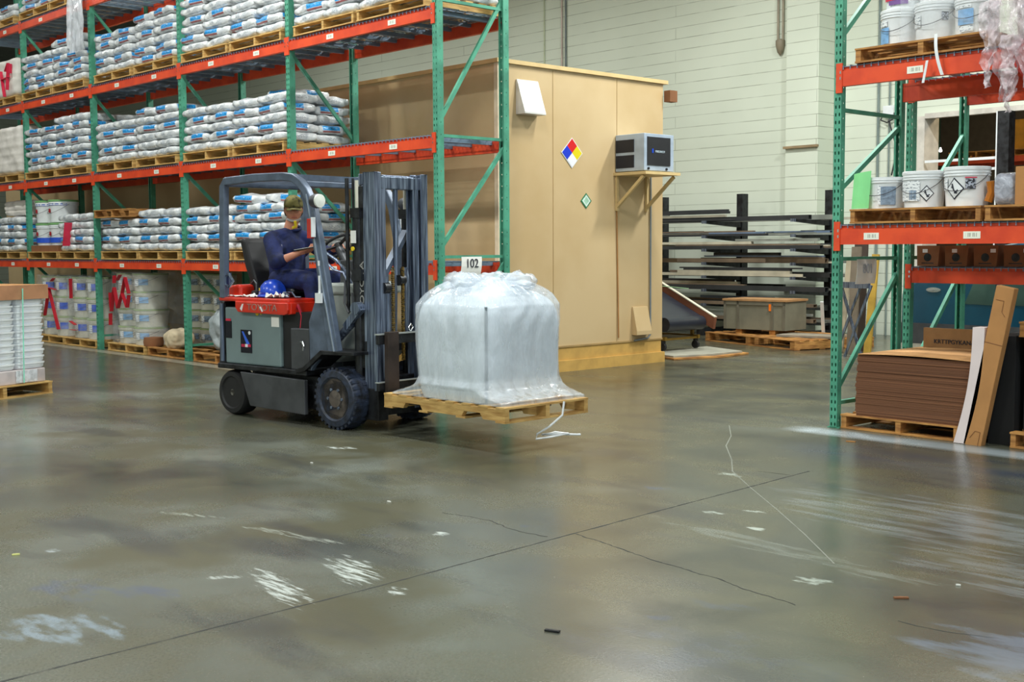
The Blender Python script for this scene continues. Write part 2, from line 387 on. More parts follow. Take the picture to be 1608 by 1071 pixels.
b = MB(); b.box(-12.285, -11.65, 17.68, 18.14, 0, 8.2); b.build('wall_pier', m_wall, kind='structure')
b = MB(); b.box(-12.30, -11.63, 17.62, 17.68, 3.11, 3.15); b.build('trim_1', M('brown_ledge', (150, 128, 96)), kind='structure')
b = MB(); b.box(-10.06, -9.94, 18.05, 18.5, 0, 3.5); b.box(-9.94, 4, 18.05, 18.16, 3.46, 3.54); b.build('trim_2', M('pale_door_jamb', (206, 200, 190)), kind='structure')
b = MB(); b.box(-46.2, -46, -7, 18.2, 0, 8.2); b.build('wall_left', m_wall, kind='structure')
b = MB(); b.box(8, 8.2, 7.5, 18.2, 0, 8.2); b.build('wall_right_blocker', m_wall, kind='structure')  # unseen wall, added to keep outside light off the far right-facing faces
b = MB(); b.box(-46, 8, -7.2, -7, 0, 8.2); b.build('wall_front_blocker', m_wall, kind='structure')  # unseen wall behind the camera, added so outside light enters only from the right
b = MB(); b.add([(-46,-7,8.2),(8,-7,8.2),(8,18.45,8.2),(-46,18.45,8.2)], [(3,2,1,0)]); b.build('ceiling', M('grey_roof_deck', (150, 152, 150), .8), kind='structure')
# dim hall beyond the opening
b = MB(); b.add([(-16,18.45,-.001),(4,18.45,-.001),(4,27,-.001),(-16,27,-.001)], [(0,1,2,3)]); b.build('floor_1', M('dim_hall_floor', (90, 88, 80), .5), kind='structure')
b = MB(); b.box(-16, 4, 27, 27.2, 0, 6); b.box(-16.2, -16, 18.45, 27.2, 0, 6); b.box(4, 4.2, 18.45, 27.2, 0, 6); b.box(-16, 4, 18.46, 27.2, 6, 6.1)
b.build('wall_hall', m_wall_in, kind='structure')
# lamp housings
m_em = bpy.data.materials.new('lamp_lens'); m_em.use_nodes = True
m_em.node_tree.nodes['Principled BSDF'].inputs['Emission Color'].default_value = (1, .97, .9, 1); m_em.node_tree.nodes['Principled BSDF'].inputs['Emission Strength'].default_value = 3
hb = None
for (x, y), lo in zip(LAMPS, lamp_data):
    if hb is None:
        hb = thing('high_bay_light', 'white high bay lamp hanging from the roof above the aisles', 'ceiling light', (x, y, 7.2), group='high bay lamps under the roof')
        b = MB(); b.prism([(-.65, 0), (.65, 0), (.5, .12), (-.5, .12)], 'y', -.28, .28); b.cyl((-.4, 0, .12), (-.4, 0, .99), .008, n=6); b.cyl((.4, 0, .12), (.4, 0, .99), .008, n=6)
        b.build('housing', m_white, hb)
        cur = hb
    else: cur = dup(hb, (x, y, 7.2))
    cur['label'] = f'white high bay lamp under the roof, {["first","second","third","fourth","fifth","extra"][LAMPS.index((x,y))//3]} column from left, {["near","middle","far"][LAMPS.index((x,y))%3]} row'
    lo.parent = cur; lo.location = (0, 0, -.02)
# two lamps burning in the dim hall
for k, x in enumerate((-11.60, -11.35)):
    t = thing('hall_lamp', ('left' if k == 0 else 'right')+' of two small bright lamps seen through the wall opening', 'lamp', (x, 21.2, 3.2))
    b = MB(); b.lathe([(.001, -.025), (.025, -.02), (.032, .0), (.02, .03), (.012, .06)], n=14); b.build('lamp_bulb', m_em, t, True)
    b = MB(); b.cyl((0, 0, .06), (0, 0, 2.79), .008, n=6); b.build('stem', m_dark, t)
hl = bpy.data.lights.new('hall_light', 'AREA'); hl.size = 2; hl.energy = 420; hl.color = (1, .8, .5)
ho = bpy.data.objects.new('hall_light', hl); C.objects.link(ho); ho.location = (-9, 22, 5.9)

# ------------------------------------------------------------------ tan storage room
SX = -10.18
sr = thing('storage_room', 'large tan panelled storage room standing beyond the left rack on the floor', 'storage room', (SX, 9.2, 0))
D = 12.0-9.2; Lx = 14.5
b = MB(); b.box(-Lx, 0, 0, D, .30, 3.50); b.build('panelled_body', m_tan, sr)
b = MB(); b.box(-Lx-.03, .035, -.035, D+.06, 3.50, 3.545); b.build('roof_edge', m_tantrim, sr)
b = MB(); b.box(-Lx+.1, .0, .03, D-.02, .02, .30); b.box(-Lx+.1, .03, -.01, D+.02, 0, .13); b.build('wooden_base', M('tan_base_wood', (196, 156, 84), .6, 0, .1), sr)
b = MB(); b.box(-.05, .012, -.012, .05, .3, 3.5); b.build('corner_trim', M('pale_tan_corner', (232, 214, 184), .4), sr)
b = MB()
for y in (.85, 1.94): b.box(0, .004, y, y+.006, .31, 3.49)
b.box(0, .01, .05, D, .285, .305); b.build('panel_seam', M('seam_shadow_paint', (170, 140, 92), .5), sr)
b = MB(); b.tube([(.02, 2.55, 2.33), (.02, 2.55, .36), (.02, 2.5, .32), (.02, 2.25, .30)], .011, 8); b.build('conduit', M('grey_conduit', (120, 130, 138), .4, .3), sr, True)
b = MB(); b.tube([(.012, 1.93, 2.0), (.012, 1.95, 1.2), (.012, 1.97, .35)], .008, 6); b.build('cable', m_card, sr, True)
b = MB(); b.prism([(0, 3.34), (.02, 3.34), (.15, 2.97), (.15, 2.95), (0, 2.95)], 'y', .27, .60)
b.build('vent_hood', M('pale_grey_hood_metal', (214, 212, 208), .35), sr, bevel=.004, label='pale grey sloped vent hood near the top corner')
b = MB(); b.prism([(0, .72), (.02, .72), (.09, .42), (.09, .37), (0, .37)], 'y', 2.22, 2.50)
b.build('vent_hood', m_tan, sr, bevel=.004, label='small tan vent hood near the bottom')
b = MB(); b.box(.0, .10, D+.02, D+.16, 3.28, 3.42); b.build('roof_bracket', m_carddk, sr)
# bracket shelf with air conditioner
t = thing('bracket_shelf', 'tan wooden bracket shelf on the storage room wall under the air conditioner', 'shelf', (SX, 9.2, 0))
b = MB(); b.box(.002, .52, 1.88, 2.52, 2.325, 2.36); b.build('shelf_board', m_tantrim, t)
for y in (1.91, 2.46):
    b = MB(); b.box(.002, .035, y, y+.035, 1.9, 2.325); b.build('upright', m_tantrim, t)
    b = MB(); b.bar((.02, y+.018, 1.95), (.45, y+.018, 2.31), .035, .035); b.build('diagonal_strut', m_tantrim, t)
t = thing('air_conditioner', 'boxy pale blue grey air conditioner with black front on the bracket shelf', 'air conditioner', (SX+.01, 11.11, 2.36))
m_ac = M('pale_blue_grey_metal', (170, 184, 200), .35, .1)
b = MB(); b.box(0, .46, 0, .54, .01, .45); b.build('casing', m_ac, t, bevel=.006)
b = MB(); b.box(.01, .30, -.006, 0, .05, .20); b.box(.01, .30, -.006, 0, .235, .385); b.build('side_grille', M('black_grille', (20, 24, 36), .6), t)
b = MB(); b.box(.46, .468, .05, .47, .075, .41); b.build('front_panel', M('black_front_panel', (34, 34, 38), .5), t)
b = MB(); b.cyl((.46, .07, .035), (.475, .07, .035), .015); b.cyl((.46, .40, .035), (.475, .40, .035), .015); b.build('knob', m_black, t)
b = MB(); b.box(.4685, .472, .13, .155, .22, .27); b.build('logo', m_blue, t)
text('FRIEDRICH', .036, M('pale_lettering', (190, 205, 215)), (.471, .275, .238), (0, 1, 0), (0, 0, 1), t)
# hazard signs
t = thing('hazard_diamond_sign', 'large diamond sign with red blue yellow and white quarters on tan wall', 'sign', (SX+.004, 10.36, 2.565))
h = .165
b = MB(); b.prism([(0, -h-.012), (h+.012, 0), (0, h+.012), (-h-.012, 0)], 'x', 0, .004); b.build('sign_plate', m_white, t)
for nm, c, (cy, cz) in (('red_quarter', (214, 24, 32), (0, h/2)), ('blue_quarter', (24, 56, 200), (-h/2, 0)), ('yellow_quarter', (226, 208, 20), (h/2, 0)), ('white_quarter', (232, 232, 238), (0, -h/2))):
    b = MB(); b.prism([(cy, cz-h/2), (cy+h/2, cz), (cy, cz+h/2), (cy-h/2, cz)], 'x', .004, .006); b.build(nm, M(nm+'_paint', c, .4, 0, .03), t)
t = thing('small_diamond_sign', 'small white diamond placard with green border on the tan storage room wall', 'sign', (SX+.004, 10.60, 2.012))
b = MB(); h = .092; b.prism([(0, -h), (h, 0), (0, h), (-h, 0)], 'x', 0, .004); b.build('sign_plate', M('green_border', (40, 120, 80), .4), t)
b = MB(); h = .072; b.prism([(0, -h), (h, 0), (0, h), (-h, 0)], 'x', .004, .006); b.build('sign_face', M('mint_face', (206, 226, 214), .4), t)
h = .045; b = MB(); b.prism([(0, -h), (h, 0), (0, h), (-h, 0)], 'x', .006, .007); b.build('sign_emblem', M('mint_emblem', (160, 200, 176), .4), t)
# wall fittings
t = thing('conduit_drop', 'pair of brown conduits ending in a fitting high on the white block wall', 'conduit', (-12.47, 17.76, 0))
b = MB()
for x in (-.05, .05): b.cyl((x, 0, 4.95), (x, 0, 8.19), .02, n=8)
b.build('conduit_pipe', M('brown_grey_pipe', (150, 140, 120)), t, True)
b = MB(); b.lathe([(.001, -.18), (.05, -.12), (.08, 0), (.08, .08), (.05, .1)], (0, 0, 4.88), n=12); b.build('end_fitting', M('dull_fitting', (130, 120, 100)), t, True)
t = thing('roof_conduit', 'thin dark conduit rising up the block wall behind the tan storage room', 'conduit', (-17.62, 17.77, 0))
b = MB(); b.cyl((0, 0, .0), (0, 0, 8.19), .02, n=8); b.build('conduit_pipe', M('slate_pipe', (110, 120, 118)), t); b = MB(); b.cyl((-.11, 0, 0), (-.11, 0, 8.19), .014, n=8); b.build('conduit_pipe', M('pinkish_pipe', (196, 176, 166)), t)
b = MB(); b.cyl((-.62, 0, 0), (-.62, 0, 8.19), .01, n=8); b.build('conduit_pipe', M('greenish_pipe', (186, 196, 160)), t)
t = thing('wall_conduit', 'grey conduits with a white junction box on the wall behind the right rack', 'conduit', (-10.72, 18.12, 0))
b = MB(); b.cyl((-.08, 0, .0), (-.08, 0, 8.19), .022, n=8); b.cyl((.12, 0, 0), (.12, 0, 8.19), .015, n=8); b.build('conduit_pipe', M('grey_green_pipe', (120, 134, 130)), t)
b = MB(); b.box(.04, .22, -.07, .02, 3.55, 3.72); b.build('junction_box', m_white, t, bevel=.006)
b = MB(); b.tube([(.04, -.03, 3.6), (0, -.06, 3.5), (.12, -.07, 3.45), (.26, -.05, 3.52), (.22, -.03, 3.6)], .012, 6); b.tube([(.13, -.04, 3.5), (.3, -.05, 3.0), (.2, -.04, 2.6)], .012, 6); b.build('loose_cable', m_dark, t, True)

# ------------------------------------------------------------------ racks
def perf_plate(mb, W, H, ncol, pitch, hw, hh, O, ud, z0=0):
    """plate of width W along ud (unit vector), height H, with ncol columns of oval holes; O = origin corner"""
    O = Vector(O); ud = Vector(ud); rows = int(H/pitch); cw = W/ncol
    sq = [(-1,-1),(0,-1),(1,-1),(1,0),(1,1),(0,1),(-1,1),(-1,0)]
    ho = [(-.7,-.8),(0,-1),(.7,-.8),(1,0),(.8,.8),(0,1),(-.8,.8),(-1,0)]
    for c in range(ncol):
        for r in range(rows):
            cx = cw*(c+.5); cz = z0+pitch*(r+.5)
            vs = [O+ud*(cx+x*cw/2)+Vector((0,0,cz+z*pitch/2)) for x, z in sq]+[O+ud*(cx+x*hw/2)+Vector((0,0,cz+z*hh/2)) for x, z in ho]
            mb.add(vs, [(i, (i+1) % 8, 8+(i+1) % 8, 8+i) for i in range(8)])
def post_mesh(W, Dp, H, pitch, flip):
    """C-section upright: holed face at y=0 (or y=Dp when flipped), two flanges, a foot plate"""
    mb = MB(); fy = Dp if flip else 0
    perf_plate(mb, W, H, 2, pitch, W*.2, pitch*.5, (0, fy, 0), (1, 0, 0))
    e = .018 if not flip else -.018
    for x in (0, W):
        if flip: perf_plate(mb, Dp, H, 1, pitch*2, .008, .012, (x, 0, 0), (0, 1, 0))
        else: perf_plate(mb, Dp, H, 1, pitch*2, .008, .012, (x, 0, 0), (0, 1, 0))
    by = 0 if flip else Dp
    for x0 in (0, W-.018): mb.add([(x0, by, 0), (x0+.018, by, 0), (x0+.018, by, H), (x0, by, H)], [(0, 1, 2, 3)])
    mb.box(-.02, W+.02, -.0, Dp+.0, -.0, .008)
    return mb.mesh('upright_post', m_green)
def tick_deck(W, Dp):
    mb = MB(); n = int(W/.3)
    for i in range(n):
        x = W*(i+.5)/n; mb.box(x-.02, x+.02, .03, Dp-.03, -.05, -.012)
    k = int(W/.06)
    for i in range(k):
        x = .02+(W-.04)*i/(k-1); mb.box(x-.003, x+.003, -.012, Dp, -.010, -.002); mb.box(x-.003, x+.003, -.014, -.008, -.035, -.004)
    for i in range(9):
        y = Dp*i/8; mb.box(.0, W, y-.003, y+.003, -.014, -.008)
    return mb.mesh('wire_deck', m_deck)
def beam_mesh(L, h, th):
    mb = MB(); mb.prism([(0, 0), (th, 0), (th, h), (.014, h), (.014, h-.028), (0, h-.028)], 'x', 0, L)
    return mb.mesh('beam', m_orange)
def conn_mesh(h, w, left):
    mb = MB(); x0, x1 = (0, w)
    mb.box(x0, x1, -.012, 0, -.05, h+.03)
    mb.mat(1); xc = .72*w if left else .28*w
    mb.box(xc-.006, xc+.006, -.0135, -.012, h*.35, h*.5); mb.box(xc-.006, xc+.006, -.0135, -.012, h*.65, h*.8)
    return mb.mesh('beam_connector', [m_orange, m_chrome])
m_lbl = MB().box(-.065, .065, -.002, 0, -.026, .026).mesh('barcode_label', m_label)

def rack(root, XL, ypf, W, Dp, H, pitch, yr, levels, h, zrear, diags, decks=None, label_x=(.32, .75), hb=()):
    """XL: left edge x of each upright (ascending); levels: beam underside heights"""
    ox = root.location.x; oy = root.location.y
    pf = post_mesh(W, Dp, H, pitch, False); pr = post_mesh(W, Dp, H, pitch, True)
    for i, x in enumerate(XL):
        link('upright_post', pf, root, (x-ox, ypf-oy, 0)); link('upright_post', pr, root, (x-ox, yr-oy, 0))
        xm = x+W/2-ox
        for z in hb: b = MB(); b.bar((xm, ypf+Dp-oy, z), (xm, yr-oy, z), .035, .03); b.build('frame_strut', m_green, root)
        for z0, z1 in diags[i]:
            b = MB(); b.bar((xm, ypf+Dp*.6-oy, z0), (xm, yr+Dp*.4-oy, z1), .04, .03, (1, 0, 0)); b.build('diagonal_brace', m_green, root)
    for i in range(len(XL)-1):
        L = XL[i+1]-XL[i]-W; bm = beam_mesh(L, h, .05); dk = tick_deck(L, yr+Dp-ypf-.0); cl = conn_mesh(h, .055, True); cr = conn_mesh(h, .055, False)
        for z in levels:
            link('beam', bm, root, (XL[i]+W-ox, ypf-.006-oy, z))
            link('beam_connector', cl, root, (XL[i]+W-.045-ox, ypf-oy, z)); link('beam_connector', cr, root, (XL[i+1]-.01-ox, ypf-oy, z))
            bo = link('beam', bm, root, (XL[i]+W+L-ox, yr+Dp+.006-oy, z+(zrear.get(z, 0)))); bo.rotation_euler = (0, 0, PI)
            link('wire_deck', dk, root, (XL[i]+W-ox, ypf-oy, z+h+.012))
            for f in label_x: link('barcode_label', m_lbl, root, (XL[i]+W+L*f-ox, ypf-.0065-oy, z+h*.42))
XL = [-22.53+.04, -19.99, -17.45, -14.77, -12.20, -9.545]
LV = [1.19, 2.452, 3.712, 4.97]; BH = .12; LY = 7.761
r1 = thing('pallet_rack', 'long green and orange pallet rack stacked with white sacks on the left', 'pallet rack', (-9.545, LY, 0))
dB = [(3.69, 2.74), (2.46, 1.66), (4.95, 4.0), (1.3, .45)]; dA = [(1.45, 2.49), (2.71, 4.02), (4.1, 5.3), (.25, 1.3)]
rack(r1, XL, LY, .075, .075, 6.2, .06, 8.64, LV, BH, {}, [dB]*5+[dA], hb=(.2, 1.37, 2.573, 3.9, 5.2))
RY = 8.53
r2 = thing('pallet_rack', 'green and orange pallet rack holding white buckets at the right edge', 'pallet rack', (-5.46, RY, 0))
rack(r2, [-5.475, -2.85], RY, .065, .06, 5.2, .06, 9.44, [1.469, 2.706], .15, {1.469: .05, 2.706: -.05}, [[(.3, 1.22), (1.9, 2.45), (3.1, 3.9)], []], label_x=(.12, .42) , hb=(.2, 1.355, 2.53))
r3 = thing('pallet_rack', 'second green pallet rack standing in shade behind the right bucket rack', 'pallet rack', (-5.46, 9.68, 0))
rack(r3, [-5.50, -2.85], 9.68, .065, .06, 5.2, .06, 10.6, [1.14, 2.72], .13, {}, [[(.3, 1.22), (1.6, 2.45)], []], label_x=() , hb=(.2, 1.355, 2.9))
for o in list(r2.children):
    if o.name.startswith('barcode_label') and abs(o.location.z-(2.706+.063)) < .01:
        o.location.x = {True: .68, False: 1.9}[o.location.x < .6]
    elif o.name.startswith('barcode_label'): o.location.x += {True: -.02, False: .03}[o.location.x < .8]
# aisle number cards hanging from the end frames
t = thing('aisle_number_card', 'white card reading 102 hanging on the end of the left rack', 'sign', (-9.545+.105, 8.155, 0))
b = MB(); b.grid(lambda u, v: (0.012*math.sin(v*3)-.0, -.13+.27*u-.02*(1-v), 1.175+.195*v), 4, 4); b.build('card', m_paper, t, solid=.003)
text('102', .125, m_ink, (.016, 0, 1.30), (0, 1, 0), (0, 0, 1), t, 'number', .92)
t = thing('aisle_number_card', 'white card with number reading backwards hanging on the right rack end frame', 'sign', (-5.40, 8.92, 0))
b = MB(); b.grid(lambda u, v: (0.01*math.sin(v*3), -.145+.29*u-.02*(1-v), 1.15+.20*v), 4, 4); b.build('card', m_paper, t, solid=.003)
text('108', .11, M('faint_number', (176, 182, 190)), (.016, 0, 1.27), (0, 1, 0), (0, 0, 1), t, 'number', .92, mirror=True)
# ------------------------------------------------------------------ pallets
ORD = ['bottom', 'second', 'third', 'fourth', 'fifth', 'sixth', 'seventh', 'eighth', 'ninth', 'tenth', 'eleventh', 'twelfth', 'thirteenth']
def pallet(w, d, h, mat, label, loc, rz=0, group=None, nb=6, along='y', notch=False, bb=3, jitter=0, st=.038):
    """stringers run along y (or x when along='x'); boards across them. origin: front left bottom corner"""
    t = thing('pallet', label, 'pallet', loc, rz, group)
    if along == 'x': w, d = d, w
    def tr(mb): 
        if along == 'x': mb.v = [(y, x, z) for x, y, z in mb.v]
        return mb
    bt = .014
    for i in range(3):
        x = (w-st)*i/2
        b = MB()
        if notch:
            z0, z1 = bt, h-bt; n0, n1, m0, m1 = d*.17, d*.34, d*.66, d*.83; zz = z0+(z1-z0)*.5
            b.prism([(0, z0), (n0, z0), (n0+.03, zz), (n1-.03, zz), (n1, z0), (m0, z0), (m0+.03, zz), (m1-.03, zz), (m1, z0), (d, z0), (d, z1), (0, z1)], 'x', x, x+st)
        else: b.box(x, x+st, .006, d-.006, bt, h-bt)
        tr(b).build('stringer', mat, t)
    rnd = random.Random(int(w*1000)+nb)
    for i in range(nb):
        bw = .095; y = (d-bw)*i/(nb-1)
        b = MB(); e = rnd.uniform(-jitter, jitter); b.box(-.004+e, w+.004+e, y, y+bw, h-bt, h); tr(b).build('deck_board', mat, t)
    for i in range(bb):
        bw = .1; y = (d-bw)*i/(bb-1); b = MB(); b.box(-.002, w+.002, y, y+bw, 0, bt); tr(b).build('bottom_board', mat, t)
    return t
PW, PD, PH = 1.16, .98, .115
LVN = ['lowest beam level', 'middle beam level', 'upper beam level', 'topmost level']
def bay(x): return ['first', 'second', 'third', 'fourth', 'fifth'][0 if x > -12.2 else 1 if x > -14.77 else 2 if x > -17.45 else 3 if x > -19.99 else 4]
def lvn(z): return 'floor' if z < .5 else LVN[0] if z < 2 else LVN[1] if z < 3 else LVN[2] if z < 4.5 else LVN[3]
rp_ = pallet(PW, PD, PH, m_wood, 'x', (0, 0, 0), jitter=.004); first = [True]
def rack_pallet(xc, z, side, lab=None):
    lab = lab or f'pale wooden pallet, {side} one in {bay(xc)} bay from right, {lvn(z)} of left rack'
    loc = (xc-PW/2, 7.735, z)
    if first[0]: first[0] = False; rp_.location = loc; rp_['label'] = lab; rp_['group'] = 'pallets on the left rack'; return rp_
    return dup(rp_, loc, None, lab, 'pallets on the left rack')
# ------------------------------------------------------------------ sacks
def sackmat(name, xr, yr, plain=False):
    s = SH(name)
    n = s.noise(7, 4); base = s.ramp(n, [(.35, srgb(184, 190, 196)), (.55, srgb(236, 238, 238))])
    wr = s.noise(12, 4, dist=1.5)
    front = s.op('LESS_THAN', s.y, -.10); side = s.op('GREATER_THAN', s.x, .2)
    m1 = s.op('MULTIPLY', front, s.rng(s.x, *xr, .01)); m2 = s.op('MULTIPLY', side, s.rng(s.y, *yr, .01))
    msk = s.op('MAXIMUM', m1, m2); g = s.op('GREATER_THAN', s.noise(22, 3, (.6, .6, 2)), .33)
    if plain:
        txt = s.op('MULTIPLY', s.op('MULTIPLY', msk, s.rng(s.z, -.02, .02, .004)), s.op('GREATER_THAN', s.noise(70, 2, (1, 1, 2.2)), .55))
        col = s.mix(s.op('MULTIPLY', txt, .6), base, srgb(96, 112, 130))
    else:
        bl = s.op('MULTIPLY', s.op('MULTIPLY', msk, s.rng(s.z, -.012, .046, .004)), g)
        rd = s.op('MULTIPLY', msk, s.rng(s.z, -.038, -.013, .004))
        tx = s.op('MULTIPLY', s.rng(s.z, .004, .02, .003), s.op('GREATER_THAN', s.noise(60, 2, (1, 1, .4)), .56))
        blc = s.mix(s.op('MULTIPLY', tx, .7), srgb(40, 150, 220), srgb(20, 50, 90))
        col = s.mix(bl, base, blc); col = s.mix(s.op('MULTIPLY', rd, .85), col, srgb(150, 50, 52))
    s.bump(wr, .6, .02)
    return s.out(col, .28, .3)
SK = [sackmat('printed_sack', (-.27, .02), (-.19, .07)), sackmat('printed_sack_b', (-.05, .25), (-.09, .18)), sackmat('plain_sack', (-.12, .12), (-.1, .1), True)]
def sack_mesh(seed, mat, lx=.585, ly=.475, lz=.120):
    rnd = random.Random(seed); bm = bmesh.new(); bmesh.ops.create_cube(bm, size=2)
    bmesh.ops.subdivide_edges(bm, edges=bm.edges, cuts=9, use_grid_fill=True)
    ph = Vector((seed*3.1, seed*1.7, 0))
    for v in bm.verts:
        p = v.co.copy(); r = (abs(p.x)**5+abs(p.y)**5)**.2
        edge = max(0, min(1, (1.02-r)/.42)); hz = .60+.40*edge**.5
        x = p.x*(1-.045*(abs(p.z)**2)-.03*abs(p.y)**3); y = p.y*(1-.05*abs(p.z)**2-.03*abs(p.x)**3)
        q = Vector((x*lx/2, y*ly/2, p.z*lz/2*hz))
        n = noise.noise(q*9+ph)*.014+noise.noise(q*26+ph)*.008
        q += v.normal*n if v.normal.length else Vector()
        q.z += noise.noise(Vector((q.x*5, q.y*5, seed)))*.018
        v.co = q
    me = bpy.data.meshes.new('sack'); bm.to_mesh(me); bm.free(); me.materials.append(mat)
    for p in me.polygons: p.use_smooth = True
    return me
SM = {(k, j): sack_mesh(10*k+j, SK[k]) for k in range(3) for j in range(3)}
nsack = [0]
def sack_stack(xc, z, layers, side, back=False, name=None, hump=0, seed=0):
    rnd = random.Random(int(abs(xc)*100)+int(z*10)+seed)
    for k in range(layers):
        zz = z+PH+.058+k*.113
        kk = 2 if k % 2 == (0 if rnd.random() < .92 else 1) else rnd.choice((0, 1))
        spots = [('front left', -.285, .25), ('front right', .285, .25)]
        if back: spots.append(('back right', .285, .73))
        for nm, dx, dy in spots:
            kk2 = kk
            if hump and nm == 'back right': kk2 = rnd.choice((0, 1))
            o = link('sack', SM[(kk2, rnd.randrange(3))], None, (xc+dx+rnd.uniform(-.018, .018), 7.735+dy+rnd.uniform(-.012, .012), zz+rnd.uniform(-.002, .002)), (rnd.uniform(-.025, .025), rnd.uniform(-.03, .03), rnd.uniform(-.10, .10)))
            kd = 'plain white sack' if kk2 == 2 else 'white sack with blue print'
            lay = 'top' if k == layers-1 else ORD[k]
            tag(o, f'{kd}, {lay} layer {nm}, {side} stack, {bay(xc)} bay, {lvn(z)}', 'sack', 'white sacks stacked on the left rack'); nsack[0] += 1
Z1, Z2, Z3 = 1.325, 2.587, 3.847
STK = [(-11.42, Z3, 4, 'left', 0), (-10.20, Z3, 4, 'right', 1), (-14.06, Z3, 6, 'left', 0), (-12.84, Z3, 6, 'right', 1), (-16.66, Z3, 5, 'left', 0), (-15.41, Z3, 6, 'right', 1), (-19.36, Z3, 5, 'left', 0), (-18.17, Z3, 6, 'right', 1),
       (-19.36, 5.105, 2, 'left', 0), (-18.17, 5.105, 2, 'right', 0), (-20.75, 5.105, 2, 'right', 0),
       (-14.06, Z2, 5, 'left', 0), (-12.82, Z2, 5, 'right', 1), (-16.66, Z2, 5, 'left', 0), (-15.41, Z2, 6, 'right', 1), (-19.33, Z2, 6, 'left', 0), (-18.14, Z2, 7, 'right', 1),
       (-14.06, Z1, 5, 'left', 1), (-12.84, Z1, 5, 'right', 1), (-16.60, Z1, 4, 'left', 0), (-15.41, Z1, 5, 'right', 0), (-18.12, Z1, 5, 'right', 0), (-20.8, Z1, 5, 'right', 0)]
for xc, z, n, sd, bk in STK:
    rack_pallet(xc, z, sd); sack_stack(xc, z, n, sd, bk)
# two sacks heaped on top of the stack nearest the forklift
for (x, y, z, k, lab) in [(-12.85, 8.35, Z2+PH+.058+5*.113, 0, 'white sack heaped highest on the right stack, second bay, middle beam level'), (-12.55, 8.1, Z1+PH+.058+5*.113, 1, 'white sack heaped highest on the right stack, second bay, lowest beam level'),
                          (-13.1, 7.99, Z1+PH+.058+5*.113, 0, 'blue printed sack heaped front left on the right stack, second bay, lowest level')]:
    tag(link('sack', SM[(k, 1)], None, (x, y, z), (.03, .05, .3)), lab, 'sack', 'white sacks stacked on the left rack')
# fifth bay: big wrapped goods
def soft_block(name, mat, x0, x1, y0, y1, z0, z1, seed, amp=.03, rows=0, round_=.12, **kw):
    bm = bmesh.new(); bmesh.ops.create_cube(bm, size=2); bmesh.ops.subdivide_edges(bm, edges=bm.edges, cuts=17, use_grid_fill=True)
    hx, hy, hz = (x1-x0)/2, (y1-y0)/2, (z1-z0)/2; c = Vector(((x0+x1)/2, (y0+y1)/2, (z0+z1)/2))
    for v in bm.verts:
        p = v.co; q = Vector((p.x*hx, p.y*hy, p.z*hz)); m_ = min(hx, hy, hz)*round_*2
        for i, hh in enumerate((hx, hy, hz)): pass
        core = Vector([max(-hh+m_, min(hh-m_, q[i])) for i, hh in enumerate((hx, hy, hz))]); d = q-core
        if d.length > 1e-6: q = core+d.normalized()*min(d.length, m_) if d.length > m_ else q
        n = noise.fractal((q+Vector((seed*7, 0, 0)))*5, 1, 2, 3)*amp
        if rows: n += -abs(math.sin((q.z+hz)/(2*hz)*PI*rows))**.3*-.018-.018
        dirv = Vector((q.x/hx, q.y/hy, q.z/hz*.4)); q += dirv.normalized()*n if dirv.length else Vector()
        q.z = max(-hz, q.z)
        v.co = q
    me = bpy.data.meshes.new(name); bm.to_mesh(me); bm.free(); me.materials.append(mat)
    for p in me.polygons: p.use_smooth = True
    o = link(name, me, None, c); tag(o, **kw); return o
m_sackw = M('white_woven_sack', (222, 216, 208), .55, 0, .1, 5, bump=.4, bscale=14)
rack_pallet(-20.75, Z3, 'right')
po = soft_block('wrapped_load', m_sackw, -21.33, -20.17, 7.74, 8.68, Z3+PH, Z3+PH+.62, 3, .02, 4, kind=None, label='white wrapped load with pink tape, fifth bay of upper beam level', cat='wrapped load')
b = MB()
for a, c in (((.25, .1), (.38, .22)), ((.38, .22), (.3, -.2)), ((.1, -.02), (.4, .0)), ((.18, -.3), (.05, .12)), ((.45, .05), (.47, .2))):
    b.bar((a[0], -.505, a[1]), (c[0], -.505, c[1]), .012, .05, (0, 1, 0))
b.build('pink_tape', m_pink, po, label='pink tape')
rack_pallet(-20.75, Z2, 'right')
soft_block('wrapped_load', m_sackw, -21.35, -20.15, 7.75, 8.68, Z2+PH, Z2+PH+.80, 5, .03, 6, label='tall pile of plain off white woven sacks, fifth bay of middle beam level', cat='wrapped load')
soft_block('wrapped_load', m_sackw, -21.35, -20.25, 7.9, 8.68, Z1+PH+.60, Z1+PH+.86, 8, .03, 3, .3, label='plain white sacks heaped above the sack stack, fifth bay of lowest beam level', cat='wrapped load')
# loose pallet lying on the sacks, third bay
pallet(PW, PD, PH, m_wood2, 'empty orange brown pallet lying on the left sack stack, lowest beam level', (-17.3, 7.70, Z1+PH+.058+4*.113-.03), .0)
